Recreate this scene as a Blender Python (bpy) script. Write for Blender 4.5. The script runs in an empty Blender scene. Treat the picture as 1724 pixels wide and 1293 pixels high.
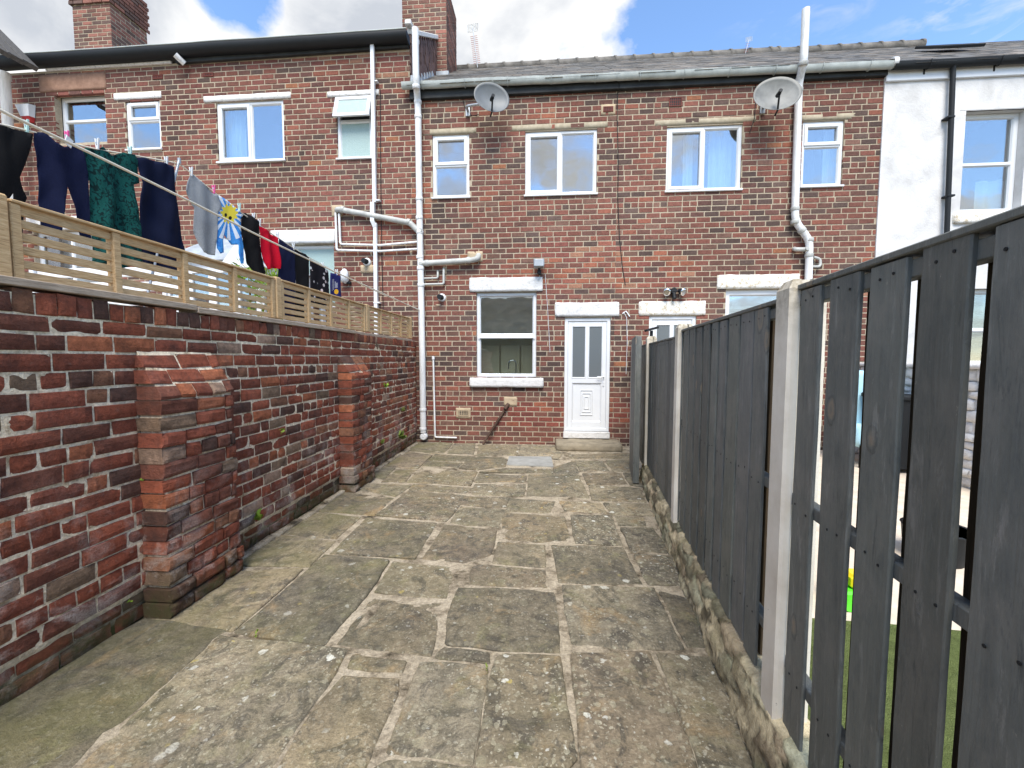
import bpy, bmesh, math, random
from mathutils import Vector as V, Matrix, noise
R = random.Random(11)
rad = math.radians
C = bpy.context.scene.collection
# ------------------------------------------------------------------ camera model
PW, PH, FPX, HC = 1724, 1293, 700.0, 1.55
pitch, yaw, roll = rad(3.507), rad(4.669), rad(0.071)
FW = V((-math.sin(yaw)*math.cos(pitch), math.cos(yaw)*math.cos(pitch), -math.sin(pitch)))
r0 = V((math.cos(yaw), math.sin(yaw), 0)); u0 = r0.cross(FW)
RT = r0*math.cos(roll)+u0*math.sin(roll); UP = u0*math.cos(roll)-r0*math.sin(roll)
CAM = V((0, 0, HC)); D = 7.4865
def ray(x, y): return FW*FPX + RT*(x-PW/2) - UP*(y-PH/2)
def F(x, y, Y=D): d = ray(x, y); return CAM + d*(Y/d.y)          # on the house fronts
def G(x, y, z=0.0): d = ray(x, y); return CAM + d*((z-HC)/d.z)     # on the ground
def SX(x, y, X): d = ray(x, y); return CAM + d*(X/d.x)             # on a plane along the yard
def PL(x, y, a, b):                                                # on an upright plane through a, b
    d = ray(x, y); n = V((-(b[1]-a[1]), b[0]-a[0], 0))
    return CAM + d*(n.dot(V((a[0], a[1], 0)))/n.dot(d))
cd = bpy.data.cameras.new('camera'); cam = bpy.data.objects.new('camera', cd); C.objects.link(cam)
cd.sensor_width = 36; cd.lens = FPX/PW*36; cd.clip_start = 0.02; cd.clip_end = 2000
cam.matrix_world = Matrix(((RT.x, UP.x, -FW.x, 0), (RT.y, UP.y, -FW.y, 0), (RT.z, UP.z, -FW.z, HC), (0, 0, 0, 1)))
bpy.context.scene.camera = cam
# ------------------------------------------------------------------ node helper
class NT:
    def __init__(s, name):
        s.m = bpy.data.materials.new(name); s.m.use_nodes = True; s.t = s.m.node_tree; s.n = s.t.nodes; s.l = s.t.links
        s.bsdf = s.n['Principled BSDF']; s.pos = s.n.new('ShaderNodeNewGeometry').outputs['Position']
    def inp(s, sock, v):
        if hasattr(v, 'is_linked') or isinstance(v, bpy.types.NodeSocket): s.l.new(v, sock)
        elif isinstance(v, (tuple, list)) and len(v) == 3 and sock.type == 'RGBA': sock.default_value = (*v, 1)
        else: sock.default_value = v
    def noise(s, scale=5, detail=4, rough=.55, vec=None, dist=0, col=False):
        n = s.n.new('ShaderNodeTexNoise'); s.l.new(vec or s.pos, n.inputs['Vector'])
        n.inputs['Scale'].default_value = scale; n.inputs['Detail'].default_value = detail
        n.inputs['Roughness'].default_value = rough; n.inputs['Distortion'].default_value = dist
        return n.outputs['Color' if col else 'Fac']
    def vor(s, scale=5, vec=None, out='Distance', feat='F1', rnd=1.0):
        n = s.n.new('ShaderNodeTexVoronoi'); n.feature = feat; s.l.new(vec or s.pos, n.inputs['Vector'])
        n.inputs['Scale'].default_value = scale; n.inputs['Randomness'].default_value = rnd
        return n.outputs[out]
    def ramp(s, fac, *stops):
        n = s.n.new('ShaderNodeValToRGB'); s.l.new(fac, n.inputs['Fac']); e = n.color_ramp.elements
        while len(e) < len(stops): e.new(0.5)
        for el, (p, c) in zip(e, stops):
            el.position = p; el.color = (c, c, c, 1) if isinstance(c, (int, float)) else (*c, 1)
        return n.outputs['Color']
    def mix(s, fac, a, b, mode='MIX'):
        n = s.n.new('ShaderNodeMix'); n.data_type = 'RGBA'; n.blend_type = mode; n.clamp_factor = True
        s.inp(n.inputs[0], fac); s.inp(n.inputs[6], a); s.inp(n.inputs[7], b); return n.outputs[2]
    def math(s, op, a, b=0.0, clamp=False):
        n = s.n.new('ShaderNodeMath'); n.operation = op; n.use_clamp = clamp
        s.inp(n.inputs[0], a); s.inp(n.inputs[1], b); return n.outputs[0]
    def vscale(s, sc, vec=None):
        n = s.n.new('ShaderNodeMapping'); s.l.new(vec or s.pos, n.inputs['Vector']); n.inputs['Scale'].default_value = sc
        return n.outputs['Vector']
    def attr(s, name='tint', out='Color'):
        n = s.n.new('ShaderNodeAttribute'); n.attribute_name = name; return n.outputs[out]
    def sep(s, vec=None):
        n = s.n.new('ShaderNodeSeparateXYZ'); s.l.new(vec or s.pos, n.inputs[0]); return n.outputs
    def bump(s, h, strength=.5, dist=.01):
        n = s.n.new('ShaderNodeBump'); s.l.new(h, n.inputs['Height']); n.inputs['Strength'].default_value = strength
        n.inputs['Distance'].default_value = dist; s.l.new(n.outputs['Normal'], s.bsdf.inputs['Normal'])
    def out(s, col=None, rough=.8, spec=.3, metal=0):
        b = s.bsdf
        if col is not None: s.inp(b.inputs['Base Color'], col)
        s.inp(b.inputs['Roughness'], rough); b.inputs['Specular IOR Level'].default_value = spec; s.inp(b.inputs['Metallic'], metal)
        return s.m
def plain(name, col, rough=.5, spec=.4, metal=0, var=.12, bump=0):
    t = NT(name); n = t.noise(6, 5, .6)
    c = t.mix(1.0, col, t.ramp(n, (.3, 1-var), (.7, 1+var*.5)), 'MULTIPLY')
    if bump: t.bump(t.noise(90, 3), bump, .004)
    return t.out(c, rough, spec, metal)
M = {}
# house brick: colour of each brick comes from its own tint
t = NT('house_brick'); a = t.attr(); n1 = t.noise(38, 5, .7); n2 = t.noise(9, 3, .6); n3 = t.noise(150, 3, .6)
c = t.mix(1, a, t.ramp(n1, (.25, .62), (.5, .98), (.75, 1.28)), 'MULTIPLY')
c = t.mix(t.ramp(n2, (.55, 0), (.78, .4)), c, (.05, .036, .032))
c = t.mix(t.ramp(t.noise(55, 4, .75), (.64, 0), (.76, .55)), c, (.42, .32, .24))
c = t.mix(1, c, t.ramp(t.noise(.55, 4, .6), (.3, .72), (.7, 1.25)), 'MULTIPLY')
t.bump(t.math('ADD', n1, t.math('MULTIPLY', n3, .5)), .7, .006); M['brick'] = t.out(c, .92, .2)
t = NT('house_mortar'); n1 = t.noise(3, 4, .6); n2 = t.noise(60, 4, .6)
c = t.ramp(n1, (.3, (.29, .235, .17)), (.55, (.43, .36, .265)), (.8, (.35, .29, .215)))
c = t.mix(1, c, t.ramp(n2, (.3, .75), (.7, 1.12)), 'MULTIPLY'); t.bump(n2, .6, .004); M['mortar'] = t.out(c, .95, .1)
# yard brick
t = NT('yard_brick'); a = t.attr(); n1 = t.noise(30, 6, .72); n2 = t.noise(7, 5, .65); n3 = t.noise(120, 4, .65); n4 = t.noise(3.2, 6, .7, dist=.6)
z = t.sep()[2]
c = t.mix(1, a, t.ramp(n1, (.25, .5), (.5, .95), (.72, 1.35)), 'MULTIPLY')
c = t.mix(t.ramp(n2, (.5, 0), (.72, .6)), c, (.035, .024, .022))
low = t.ramp(z, (0, 1), (.28, .85), (.9, 0.12), (1, .05))
ef = t.math('MULTIPLY', t.ramp(n4, (.49, 0), (.62, .7)), low); ef = t.math('MULTIPLY', ef, t.ramp(n3, (.32, .3), (.55, 1)))
c = t.mix(ef, c, (.5, .45, .4))
c = t.mix(t.math('MULTIPLY', t.ramp(t.noise(22, 5, .75), (.62, 0), (.7, .5)), t.ramp(z, (.2, .9), (1, .3))), c, (.38, .33, .27))
mz = t.ramp(t.math('ADD', z, t.math('MULTIPLY', t.noise(6, 4), .25)), (.2, 1), (.36, 0)); mz = t.math('MULTIPLY', mz, t.ramp(t.noise(9, 5), (.38, .25), (.56, .97)))
c = t.mix(t.math('MULTIPLY', mz, t.ramp(n1, (.3, .45), (.6, .95))), c, (.055, .058, .02))
t.bump(t.math('ADD', n1, t.math('MULTIPLY', n3, .6)), .9, .01); M['ybrick'] = t.out(c, .9, .25)
t = NT('yard_mortar'); n1 = t.noise(5, 6, .7); n2 = t.noise(45, 5, .65); z = t.sep()[2]
c = t.ramp(n1, (.3, (.2, .14, .085)), (.38, (.52, .4, .26)), (.47, (.84, .7, .5)), (.75, (.9, .79, .6)))
c = t.mix(1, c, t.ramp(n2, (.3, .55), (.65, 1.1)), 'MULTIPLY')
mz = t.ramp(t.math('ADD', z, t.math('MULTIPLY', t.noise(6, 4), .25)), (.18, 1), (.34, 0)); c = t.mix(mz, c, (.05, .052, .02))
t.bump(n2, 1, .012); M['ymortar'] = t.out(c, .95, .1)
# flagstones
t = NT('flagstone'); a = t.attr(); al = t.attr(out='Alpha')
off = t.n.new('ShaderNodeCombineXYZ'); t.l.new(t.math('MULTIPLY', al, 37.0), off.inputs[0]); t.l.new(t.math('MULTIPLY', al, 91.0), off.inputs[1])
va = t.n.new('ShaderNodeVectorMath'); va.operation = 'ADD'; t.l.new(t.pos, va.inputs[0]); t.l.new(off.outputs[0], va.inputs[1]); P = va.outputs[0]
n1 = t.noise(2.2, 7, .68, P, .7); n2 = t.noise(14, 6, .74, P); n3 = t.noise(70, 4, .72, P); n5 = t.noise(1.5, 6, .66, None, .6); n6 = t.noise(5.5, 7, .75, P, 1.2)
c = t.ramp(n1, (.3, (.084, .073, .055)), (.42, (.17, .142, .096)), (.54, (.27, .222, .143)), (.7, (.36, .29, .188)))
c = t.mix(.5, c, a); c = t.mix(1, c, t.ramp(t.math('FRACT', t.math('MULTIPLY', al, 3.7)), (0, .72), (1, 1.15)), 'MULTIPLY')
c = t.mix(t.ramp(n6, (.5, 0), (.58, .7), (.7, .8)), c, (.075, .068, .057))
c = t.mix(t.ramp(n5, (.5, 0), (.68, .6)), c, (.11, .1, .075))
c = t.mix(t.ramp(t.noise(3, 6, .7, P, .8), (.56, 0), (.7, .6)), c, (.33, .225, .115))
c = t.mix(t.ramp(t.noise(4.4, 6, .72, None, .5), (.56, 0), (.68, .4)), c, (.22, .21, .1))
c = t.mix(1, c, t.ramp(n2, (.28, .55), (.5, 1), (.72, 1.4)), 'MULTIPLY')
c = t.mix(1, c, t.ramp(n3, (.3, .7), (.6, 1.14)), 'MULTIPLY')
x = t.sep()[0]
ms = t.math('MULTIPLY', t.ramp(t.math('MULTIPLY', t.math('ADD', x, 2.6), .5), (0, 1), (.55, .35), (1, .12)), t.ramp(t.noise(2.2, 5, .6, dist=.5), (.4, 0), (.62, .8)))
c = t.mix(t.math('MULTIPLY', ms, .75), c, (.17, .16, .055))
wp = t.n.new('ShaderNodeVectorMath'); wp.operation = 'ADD'; t.l.new(P, wp.inputs[0])
wn = t.n.new('ShaderNodeVectorMath'); wn.operation = 'SCALE'; t.l.new(t.noise(22, 3, .6, P, col=True), wn.inputs[0]); wn.inputs['Scale'].default_value = .05
t.l.new(wn.outputs[0], wp.inputs[1]); LP = wp.outputs[0]
lam = t.ramp(t.math('MULTIPLY', t.math('ADD', x, 2.6), .33), (.1, .3), (.4, .9), (.8, 1))
pat = t.ramp(t.noise(2.3, 5, .65, P), (.38, .2), (.54, 1))
lm = t.math('MULTIPLY', t.math('MULTIPLY', lam, pat), t.ramp(t.math('FRACT', t.math('MULTIPLY', al, 7.3)), (0, .4), (1, 1.0)))
for sc, th, col, st in ((12, .22, (.33, .31, .21), .5), (24, .24, (.4, .375, .27), .65), (52, .25, (.46, .43, .33), .75), (8, .13, (.68, .68, .6), .95), (17, .1, (.6, .6, .54), .9), (6.3, .07, (.5, .4, .1), .85)):
    cr = t.vor(sc, LP, 'Color'); rs = t.n.new('ShaderNodeSeparateColor'); t.l.new(cr, rs.inputs[0])
    d = t.math('SUBTRACT', t.math('MULTIPLY', rs.outputs[0], th*1.7), t.vor(sc, LP))
    spot = t.math('MULTIPLY', t.ramp(d, (0, 0), (.025, st)), lm)
    spot = t.math('MULTIPLY', spot, t.ramp(n3, (.3, .45), (.55, 1)))
    c = t.mix(spot, c, col)
t.bump(t.math('ADD', t.math('MULTIPLY', n2, 1.2), n3), .8, .012); M['slab'] = t.out(c, .88, .25)
t = NT('joint_mortar'); n1 = t.noise(4.5, 6, .7); n2 = t.noise(50, 5, .7)
c = t.ramp(n1, (.33, (.06, .05, .035)), (.42, (.23, .19, .135)), (.51, (.4, .34, .25)), (.72, (.53, .46, .35)))
c = t.mix(1, c, t.ramp(n2, (.3, .55), (.65, 1.12)), 'MULTIPLY'); t.bump(n2, 1, .015); M['joint'] = t.out(c, .95, .1)
M['earth'] = plain('earth', (.13, .11, .08), .95, .1, 0, .4, .6)
# painted and plastic
t = NT('white_plastic'); n = t.noise(3, 5, .6); M['upvc'] = t.out(t.ramp(n, (.3, (.62, .635, .645)), (.7, (.68, .69, .695))), .28, .45)
t = NT('white_painted_stone'); n = t.noise(16, 6, .7); c = t.ramp(n, (.3, (.48, .47, .445)), (.5, (.63, .62, .6))); t.bump(t.noise(28, 4, .6), .6, .015); M['wstone'] = t.out(c, .7, .25)
t = NT('flaking_painted_stone'); n = t.noise(18, 7, .75); z = t.noise(2.5, 3)
c = t.mix(t.ramp(n, (.5, 0), (.62, .85)), (.72, .7, .65), (.4, .31, .17)); c = t.mix(t.ramp(t.noise(60, 4), (.6, 0), (.7, .5)), c, (.3, .25, .17)); t.bump(n, .8, .012); M['fstone'] = t.out(c, .85, .2)
t = NT('pale_concrete_lintel'); n = t.noise(14, 6, .7); M['clintel'] = t.out(t.ramp(n, (.3, (.26, .22, .155)), (.7, (.4, .35, .26))), .9, .15)
t = NT('grey_white_lintel'); n = t.noise(22, 6, .75); M['glintel'] = t.out(t.ramp(n, (.35, (.42, .4, .37)), (.5, (.66, .65, .63))), .85, .2)
t = NT('brown_sandstone'); n = t.noise(9, 6, .7); t.bump(t.noise(60, 4), .6, .006); M['sandstone'] = t.out(t.ramp(n, (.3, (.2, .115, .08)), (.7, (.33, .2, .14))), .9, .15)
t = NT('pipe_plastic'); n = t.noise(4, 5, .65, t.vscale((8, 8, .8))); M['pipe'] = t.out(t.ramp(n, (.3, (.5, .5, .48)), (.55, (.7, .7, .69))), .4, .4)
M['pipegrey'] = plain('weathered_grey_pipe', (.43, .43, .4), .5, .35, 0, .3)
t = NT('gutter_plastic'); n = t.noise(5, 5, .7); M['gutter'] = t.out(t.ramp(n, (.3, (.3, .325, .31)), (.7, (.46, .49, .465))), .5, .35)
M['black'] = plain('black_plastic', (.013, .015, .017), .6, .25)
M['blackwood'] = plain('black_painted_board', (.028, .03, .03), .6, .3, 0, .5)
t = NT('slate'); a = t.attr(); n = t.noise(30, 6, .7); c = t.mix(1, a, t.ramp(n, (.3, .6), (.7, 1.35)), 'MULTIPLY')
c = t.mix(t.ramp(t.noise(12, 6, .7), (.58, 0), (.7, .5)), c, (.2, .19, .15)); t.bump(n, .6, .006); M['slate'] = t.out(c, .75, .3)
M['ridge'] = plain('ridge_tile', (.2, .185, .165), .9, .2, 0, .4, .5)
M['lead'] = plain('lead', (.34, .37, .4), .6, .4, .2, .3)
# timber
t = NT('trellis_timber'); n = t.noise(3, 6, .65, t.vscale((60, 5, 60)), .4); n2 = t.noise(2.2, 4)
c = t.ramp(n, (.3, (.31, .185, .085)), (.5, (.52, .345, .175)), (.7, (.65, .47, .275)))
c = t.mix(t.ramp(n2, (.45, 0), (.65, .35)), c, (.5, .4, .26)); t.bump(n, .35, .004); M['trellis'] = t.out(c, .75, .25)
t = NT('weathered_timber'); n = t.noise(3, 6, .65, t.vscale((60, 4, 60)), .5); t.bump(n, .4, .004)
M['plank'] = t.out(t.ramp(n, (.3, (.2, .155, .115)), (.5, (.38, .3, .225)), (.7, (.5, .41, .31))), .8, .2)
t = NT('dark_grey_fence_paint'); gv = t.vscale((55, 55, 1.6)); n = t.noise(1, 6, .7, gv, 1.2); n2 = t.noise(5, 6, .7); n3 = t.noise(16, 6, .75, t.vscale((1, 1, .4)))
c = t.ramp(n, (.3, (.108, .114, .103)), (.55, (.13, .137, .124)), (.75, (.152, .16, .144)))
c = t.mix(t.ramp(n2, (.45, 0), (.68, .6)), c, (.19, .182, .16)); c = t.mix(t.ramp(n3, (.5, 0), (.72, .7)), c, (.075, .085, .083)); n4 = t.noise(1, 7, .8, t.vscale((26, 26, 3)), .6); c = t.mix(t.ramp(n4, (.56, 0), (.66, .55)), c, (.27, .265, .245)); c = t.mix(t.ramp(n4, (.34, .7), (.44, 0)), c, (.055, .063, .063))
c = t.mix(1, c, t.attr(), 'MULTIPLY')
kv = t.vscale((6.5, 6.5, 3.4)); kd = t.vor(1, kv); kc = t.n.new('ShaderNodeSeparateColor'); t.l.new(t.vor(1, kv, 'Color'), kc.inputs[0])
kn = t.math('ADD', t.math('SUBTRACT', t.math('MULTIPLY', kc.outputs[0], .21), kd), t.math('MULTIPLY', t.noise(42, 4, .7), .11))
c = t.mix(t.ramp(kn, (.05, 0), (.1, .55), (.15, .2)), c, (.3, .225, .15)); c = t.mix(t.ramp(kn, (-.06, 0), (.03, .5), (.06, 0)), c, (.055, .058, .056))
c = t.mix(t.ramp(t.noise(38, 5, .8, t.vscale((1, 1, .5))), (.65, 0), (.71, .6)), c, (.3, .28, .24))
hb = t.math('ADD', t.math('MULTIPLY', n, .5), n3)
t.bump(t.math('ADD', hb, t.math('MULTIPLY', t.ramp(kn, (-.08, 0), (.03, 1)), .4)), .6, .006); M['fence'] = t.out(c, .6, .3)
t = NT('bare_fence_timber'); n = t.noise(1, 6, .7, t.vscale((70, 70, 2.2))); M['fenceback'] = t.out(t.ramp(n, (.3, (.04, .026, .015)), (.7, (.11, .075, .042))), .85, .2)
t = NT('cream_concrete'); n = t.noise(5, 6, .65); n2 = t.noise(80, 4, .6); z = t.sep()[2]
c = t.ramp(n, (.3, (.64, .575, .47)), (.6, (.78, .725, .62)))
c = t.mix(t.math('MULTIPLY', t.ramp(z, (.9, 0), (1, 1)), 0), c, c)
dm = t.n.new('ShaderNodeMapRange'); t.l.new(z, dm.inputs[0]); dm.inputs[1].default_value = 1.62; dm.inputs[2].default_value = 1.82
c = t.mix(t.math('MULTIPLY', dm.outputs[0], t.ramp(t.noise(18, 6, .7), (.35, .2), (.6, .9))), c, (.25, .21, .14))
c = t.mix(t.ramp(t.noise(40, 3), (.72, 0), (.76, .6)), c, (.2, .16, .11)); t.bump(n2, .35, .004); M['post'] = t.out(c, .85, .2)
t = NT('rubble_stone'); a = t.attr(); n = t.noise(16, 6, .72); n2 = t.noise(5, 5, .65)
c = t.mix(1, a, t.ramp(n, (.28, .5), (.5, 1), (.72, 1.35)), 'MULTIPLY'); c = t.mix(t.ramp(n2, (.52, 0), (.7, .45)), c, (.14, .135, .055)); t.bump(n, 1, .02); M['rubble'] = t.out(c, .95, .15)
t = NT('white_render'); n = t.noise(2.4, 6, .6, dist=.4); n2 = t.noise(40, 5, .7)
c = t.ramp(n, (.3, (.47, .46, .445)), (.5, (.58, .57, .555)), (.7, (.66, .655, .645))); t.bump(t.math('ADD', n2, t.math('MULTIPLY', n, 2)), .5, .012); M['render'] = t.out(c, .9, .15)
# glass: mirrors part of the light, lets the rest through
def glass(name, fac, tint=(.8, .85, .86)):
    t = NT(name); t.n.remove(t.bsdf); g = t.n.new('ShaderNodeBsdfGlossy'); g.inputs['Roughness'].default_value = .015; g.inputs['Color'].default_value = (1, 1, 1, 1)
    tr = t.n.new('ShaderNodeBsdfTransparent'); tr.inputs['Color'].default_value = (*tint, 1); mx = t.n.new('ShaderNodeMixShader'); mx.inputs[0].default_value = fac
    nb = t.n.new('ShaderNodeBump'); t.l.new(t.noise(1.6, 2), nb.inputs['Height']); nb.inputs['Strength'].default_value = .08; nb.inputs['Distance'].default_value = .05
    t.l.new(nb.outputs[0], g.inputs['Normal'])
    t.l.new(tr.outputs[0], mx.inputs[1]); t.l.new(g.outputs[0], mx.inputs[2]); t.l.new(mx.outputs[0], t.n['Material Output'].inputs['Surface']); return t.m
M['glass'] = glass('window_glass', .3); M['kglass'] = glass('clear_window_glass', .22)
t = NT('frosted_door_glass'); M['frost'] = t.out((.13, .145, .15), .16, .6)
t = NT('pale_obscured_glass'); n = t.noise(60, 3, .6); t.bump(n, .6, .01); M['obscure'] = t.out(t.ramp(n, (.3, (.26, .36, .34)), (.7, (.36, .46, .44))), .3, .4)
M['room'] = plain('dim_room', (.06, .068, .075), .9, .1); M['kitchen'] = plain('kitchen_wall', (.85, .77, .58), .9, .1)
M['curtain'] = plain('pale_blue_curtain', (.55, .68, .74), .9, .1); M['blind'] = plain('grey_green_blind', (.1, .16, .14), .6, .3)
M['chrome'] = plain('chrome', (.7, .7, .7), .12, .5, 1); M['steel'] = plain('galvanised_steel', (.4, .42, .43), .45, .4, .6, .2)
M['dish'] = plain('dish_grey', (.15, .16, .165), .5, .4, 0, .15); M['dishold'] = plain('weathered_dish_grey', (.2, .2, .185), .55, .4, 0, .3)
M['rust'] = plain('rusty_iron', (.1, .062, .045), .8, .3, .3, .4, .6); M['terra'] = plain('terracotta_vent', (.16, .05, .04), .85, .2, 0, .3)
M['red'] = plain('red_plastic', (.4, .03, .03), .4, .4); M['cement'] = plain('cement_patch', (.43, .34, .23), .95, .1, 0, .25, .6)
M['cover'] = plain('grey_concrete_cover', (.3, .3, .28), .85, .2, 0, .25, .5); M['stepstone'] = plain('worn_doorstep_stone', (.27, .23, .165), .9, .2, 0, .4, .7)
M['leaf'] = plain('fresh_leaf', (.24, .36, .04), .55, .3, 0, .5); M['leafdark'] = plain('dull_leaf', (.2, .26, .05), .6, .3, 0, .4)
M['paleslab'] = plain('pale_paving', (.62, .53, .42), .9, .15, 0, .2, .5)
t = NT('artificial_grass'); n = t.noise(180, 3, .7); t.bump(n, 1, .03); c = t.mix(1, t.ramp(n, (.3, (.1, .135, .035)), (.7, (.28, .33, .12))), t.ramp(t.noise(9, 5, .7), (.3, .65), (.7, 1.25)), 'MULTIPLY'); M['turf'] = t.out(c, .9, .1)
M['plasterbox'] = plain('sage_painted_box', (.25, .34, .26), .6, .3); M['rope'] = plain('cream_rope', (.62, .57, .47), .8, .2)
M['poolblue'] = plain('pale_blue_sheet', (.42, .68, .78), .5, .35, 0, .15); M['toygreen'] = plain('bright_green_plastic', (.1, .62, .03), .35, .5); M['toyyellow'] = plain('yellow_plastic', (.8, .62, .02), .35, .5)
# ------------------------------------------------------------------ mesh builder
WL = {}
class MB:
    def __init__(s): s.v = []; s.f = []; s.mi = []; s.c = []; s.sm = []; s.uv = None
    def add(s, vs, fs, mi=0, tint=None, smooth=False):
        o = len(s.v); s.v += [V(p) for p in vs]; s.c += [tint or (1, 1, 1, 1)]*len(vs)
        for f in fs: s.f.append([i+o for i in f]); s.mi.append(mi); s.sm.append(smooth)
    def build(s, name, mats, parent=None, tint=False):
        if not isinstance(mats, (list, tuple)): mats = [mats]
        xs = [p.x for p in s.v]; ys = [p.y for p in s.v]; zs = [p.z for p in s.v]
        base = V(((min(xs)+max(xs))/2, (min(ys)+max(ys))/2, min(zs)))
        me = bpy.data.meshes.new(name); me.from_pydata([p-base for p in s.v], [], s.f); me.update()
        for m in mats: me.materials.append(m)
        me.polygons.foreach_set('material_index', s.mi); me.polygons.foreach_set('use_smooth', s.sm)
        if tint:
            at = me.attributes.new('tint', 'FLOAT_COLOR', 'POINT'); at.data.foreach_set('color', [x for c in s.c for x in c])
        o = bpy.data.objects.new(name, me); C.objects.link(o)
        WL[o.name] = base
        if parent: o.parent = parent; o.location = base - WL[parent.name]
        else: o.location = base
        return o
    def box(s, x0, x1, y0, y1, z0, z1, mi=0, bev=0, tint=None):
        if bev <= 0:
            vs = [(x, y, z) for z in (z0, z1) for y in (y0, y1) for x in (x0, x1)]
            s.add(vs, [(0, 2, 3, 1), (4, 5, 7, 6), (0, 1, 5, 4), (2, 6, 7, 3), (0, 4, 6, 2), (1, 3, 7, 5)], mi, tint); return
        s.obox(V(((x0+x1)/2, (y0+y1)/2, (z0+z1)/2)), V(((x1-x0)/2, 0, 0)), V((0, (y1-y0)/2, 0)), V((0, 0, (z1-z0)/2)), bev, mi, tint)
    def obox(s, c, a, b, d, bev=.003, mi=0, tint=None):
        ax = [a, b, d]; L = [max(q.length, 1e-6) for q in ax]; U = [q/l for q, l in zip(ax, L)]; bev = min(bev, min(L)*.45)
        idx = {}; vs = []
        for k in range(3):
            for sx in (-1, 1):
                for sy in (-1, 1):
                    for sz in (-1, 1):
                        sg = (sx, sy, sz); p = V(c)
                        for j in range(3): p = p + U[j]*(sg[j]*(L[j] if j == k else L[j]-bev))
                        idx[(k, sg)] = len(vs); vs.append(p)
        fs = []; S = [(-1, -1), (1, -1), (1, 1), (-1, 1)]
        def sgn(k, v, i, j, p, q):
            r = [0, 0, 0]; r[k] = v; r[i] = p; r[j] = q; return tuple(r)
        for k in range(3):
            i, j = (k+1) % 3, (k+2) % 3
            for v in (-1, 1):
                q = [idx[(k, sgn(k, v, i, j, p, w))] for p, w in S]; fs.append(q if v > 0 else q[::-1])
        for k in range(3):   # edges along axis k
            i, j = (k+1) % 3, (k+2) % 3
            for p in (-1, 1):
                for w in (-1, 1):
                    A = sgn(k, -1, i, j, p, w); B = sgn(k, 1, i, j, p, w)
                    q = [idx[(i, A)], idx[(i, B)], idx[(j, B)], idx[(j, A)]]; fs.append(q if p*w < 0 else q[::-1])
        for sg in [(x, y, z) for x in (-1, 1) for y in (-1, 1) for z in (-1, 1)]:
            q = [idx[(0, sg)], idx[(1, sg)], idx[(2, sg)]]; fs.append(q if sg[0]*sg[1]*sg[2] > 0 else q[::-1])
        s.add(vs, fs, mi, tint)
    def rough(s, x0, x1, y0, y1, z0, z1, res=.06, amp=.006, mi=0, tint=None, freq=9):   # a lump of stone: a box with a worn surface
        n = [max(1, min(24, round((b-a)/res))) for a, b in ((x0, x1), (y0, y1), (z0, z1))]; ids = {}; vs = []; fs = []
        c = V(((x0+x1)/2, (y0+y1)/2, (z0+z1)/2))
        def vid(i, j, k):
            if (i, j, k) not in ids:
                p = V((x0+(x1-x0)*i/n[0], y0+(y1-y0)*j/n[1], z0+(z1-z0)*k/n[2]))
                e = (i in (0, n[0]))+(j in (0, n[1]))+(k in (0, n[2]))
                p = p + noise.noise_vector(p*freq)*amp + noise.noise_vector(p*freq*3)*amp*.4
                if e >= 2: p = p + (c-p).normalized()*amp*(.9 if e == 2 else 1.6)
                ids[(i, j, k)] = len(vs); vs.append(p)
            return ids[(i, j, k)]
        for ax in range(3):
            i_, j_ = (ax+1) % 3, (ax+2) % 3
            for side in (0, n[ax]):
                for a in range(n[i_]):
                    for b in range(n[j_]):
                        q = []
                        for p, w in ((a, b), (a+1, b), (a+1, b+1), (a, b+1)):
                            r = [0, 0, 0]; r[ax] = side; r[i_] = p; r[j_] = w; q.append(vid(*r))
                        fs.append(q if side else q[::-1])
        s.add(vs, fs, mi, tint, True)
    def ring(s, x0, x1, z0, z1, prof, mi=0):      # a mitred frame, prof = (inset, y)
        vs = []; n = len(prof)
        for w, y in prof: vs += [(x0+w, y, z0+w), (x1-w, y, z0+w), (x1-w, y, z1-w), (x0+w, y, z1-w)]
        fs = []
        for k in range(n-1):
            for i in range(4):
                j = (i+1) % 4; fs.append((k*4+i, k*4+j, (k+1)*4+j, (k+1)*4+i))
        s.add(vs, fs, mi)
    def frame(s, x0, x1, z0, z1, w, yf, yb, ch=.012, mi=0):
        s.ring(x0, x1, z0, z1, [(0, yb), (0, yf+.004), (.004, yf), (w-ch, yf), (w, yf+ch), (w, yb)], mi)
    def tube(s, pts, r, seg=12, caps=True, mi=0, ph=0.0, smooth=True, tint=None):
        pts = [V(p) for p in pts]; n = len(pts); rr = r if isinstance(r, list) else [r]*n
        tan = [(pts[min(i+1, n-1)]-pts[max(i-1, 0)]).normalized() for i in range(n)]
        nrm = tan[0].orthogonal().normalized()
        if abs(tan[0].z) > .9: nrm = (V((0, -1, 0)) - tan[0]*tan[0].dot(V((0, -1, 0)))).normalized()
        elif abs(tan[0].z) < .5: nrm = (V((0, 0, 1)) - tan[0]*tan[0].z).normalized()
        vs = []
        for i in range(n):
            nrm = (nrm - tan[i]*nrm.dot(tan[i])).normalized(); bn = tan[i].cross(nrm)
            for k in range(seg):
                a = 2*math.pi*k/seg+ph; vs.append(pts[i]+(nrm*math.cos(a)+bn*math.sin(a))*rr[i])
        fs = [(i*seg+k, i*seg+(k+1) % seg, (i+1)*seg+(k+1) % seg, (i+1)*seg+k) for i in range(n-1) for k in range(seg)]
        s.add(vs, fs, mi, tint, smooth)
        if caps: s.add(vs[:seg], [list(range(seg))[::-1]], mi, tint); s.add(vs[-seg:], [list(range(seg))], mi, tint)
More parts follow.
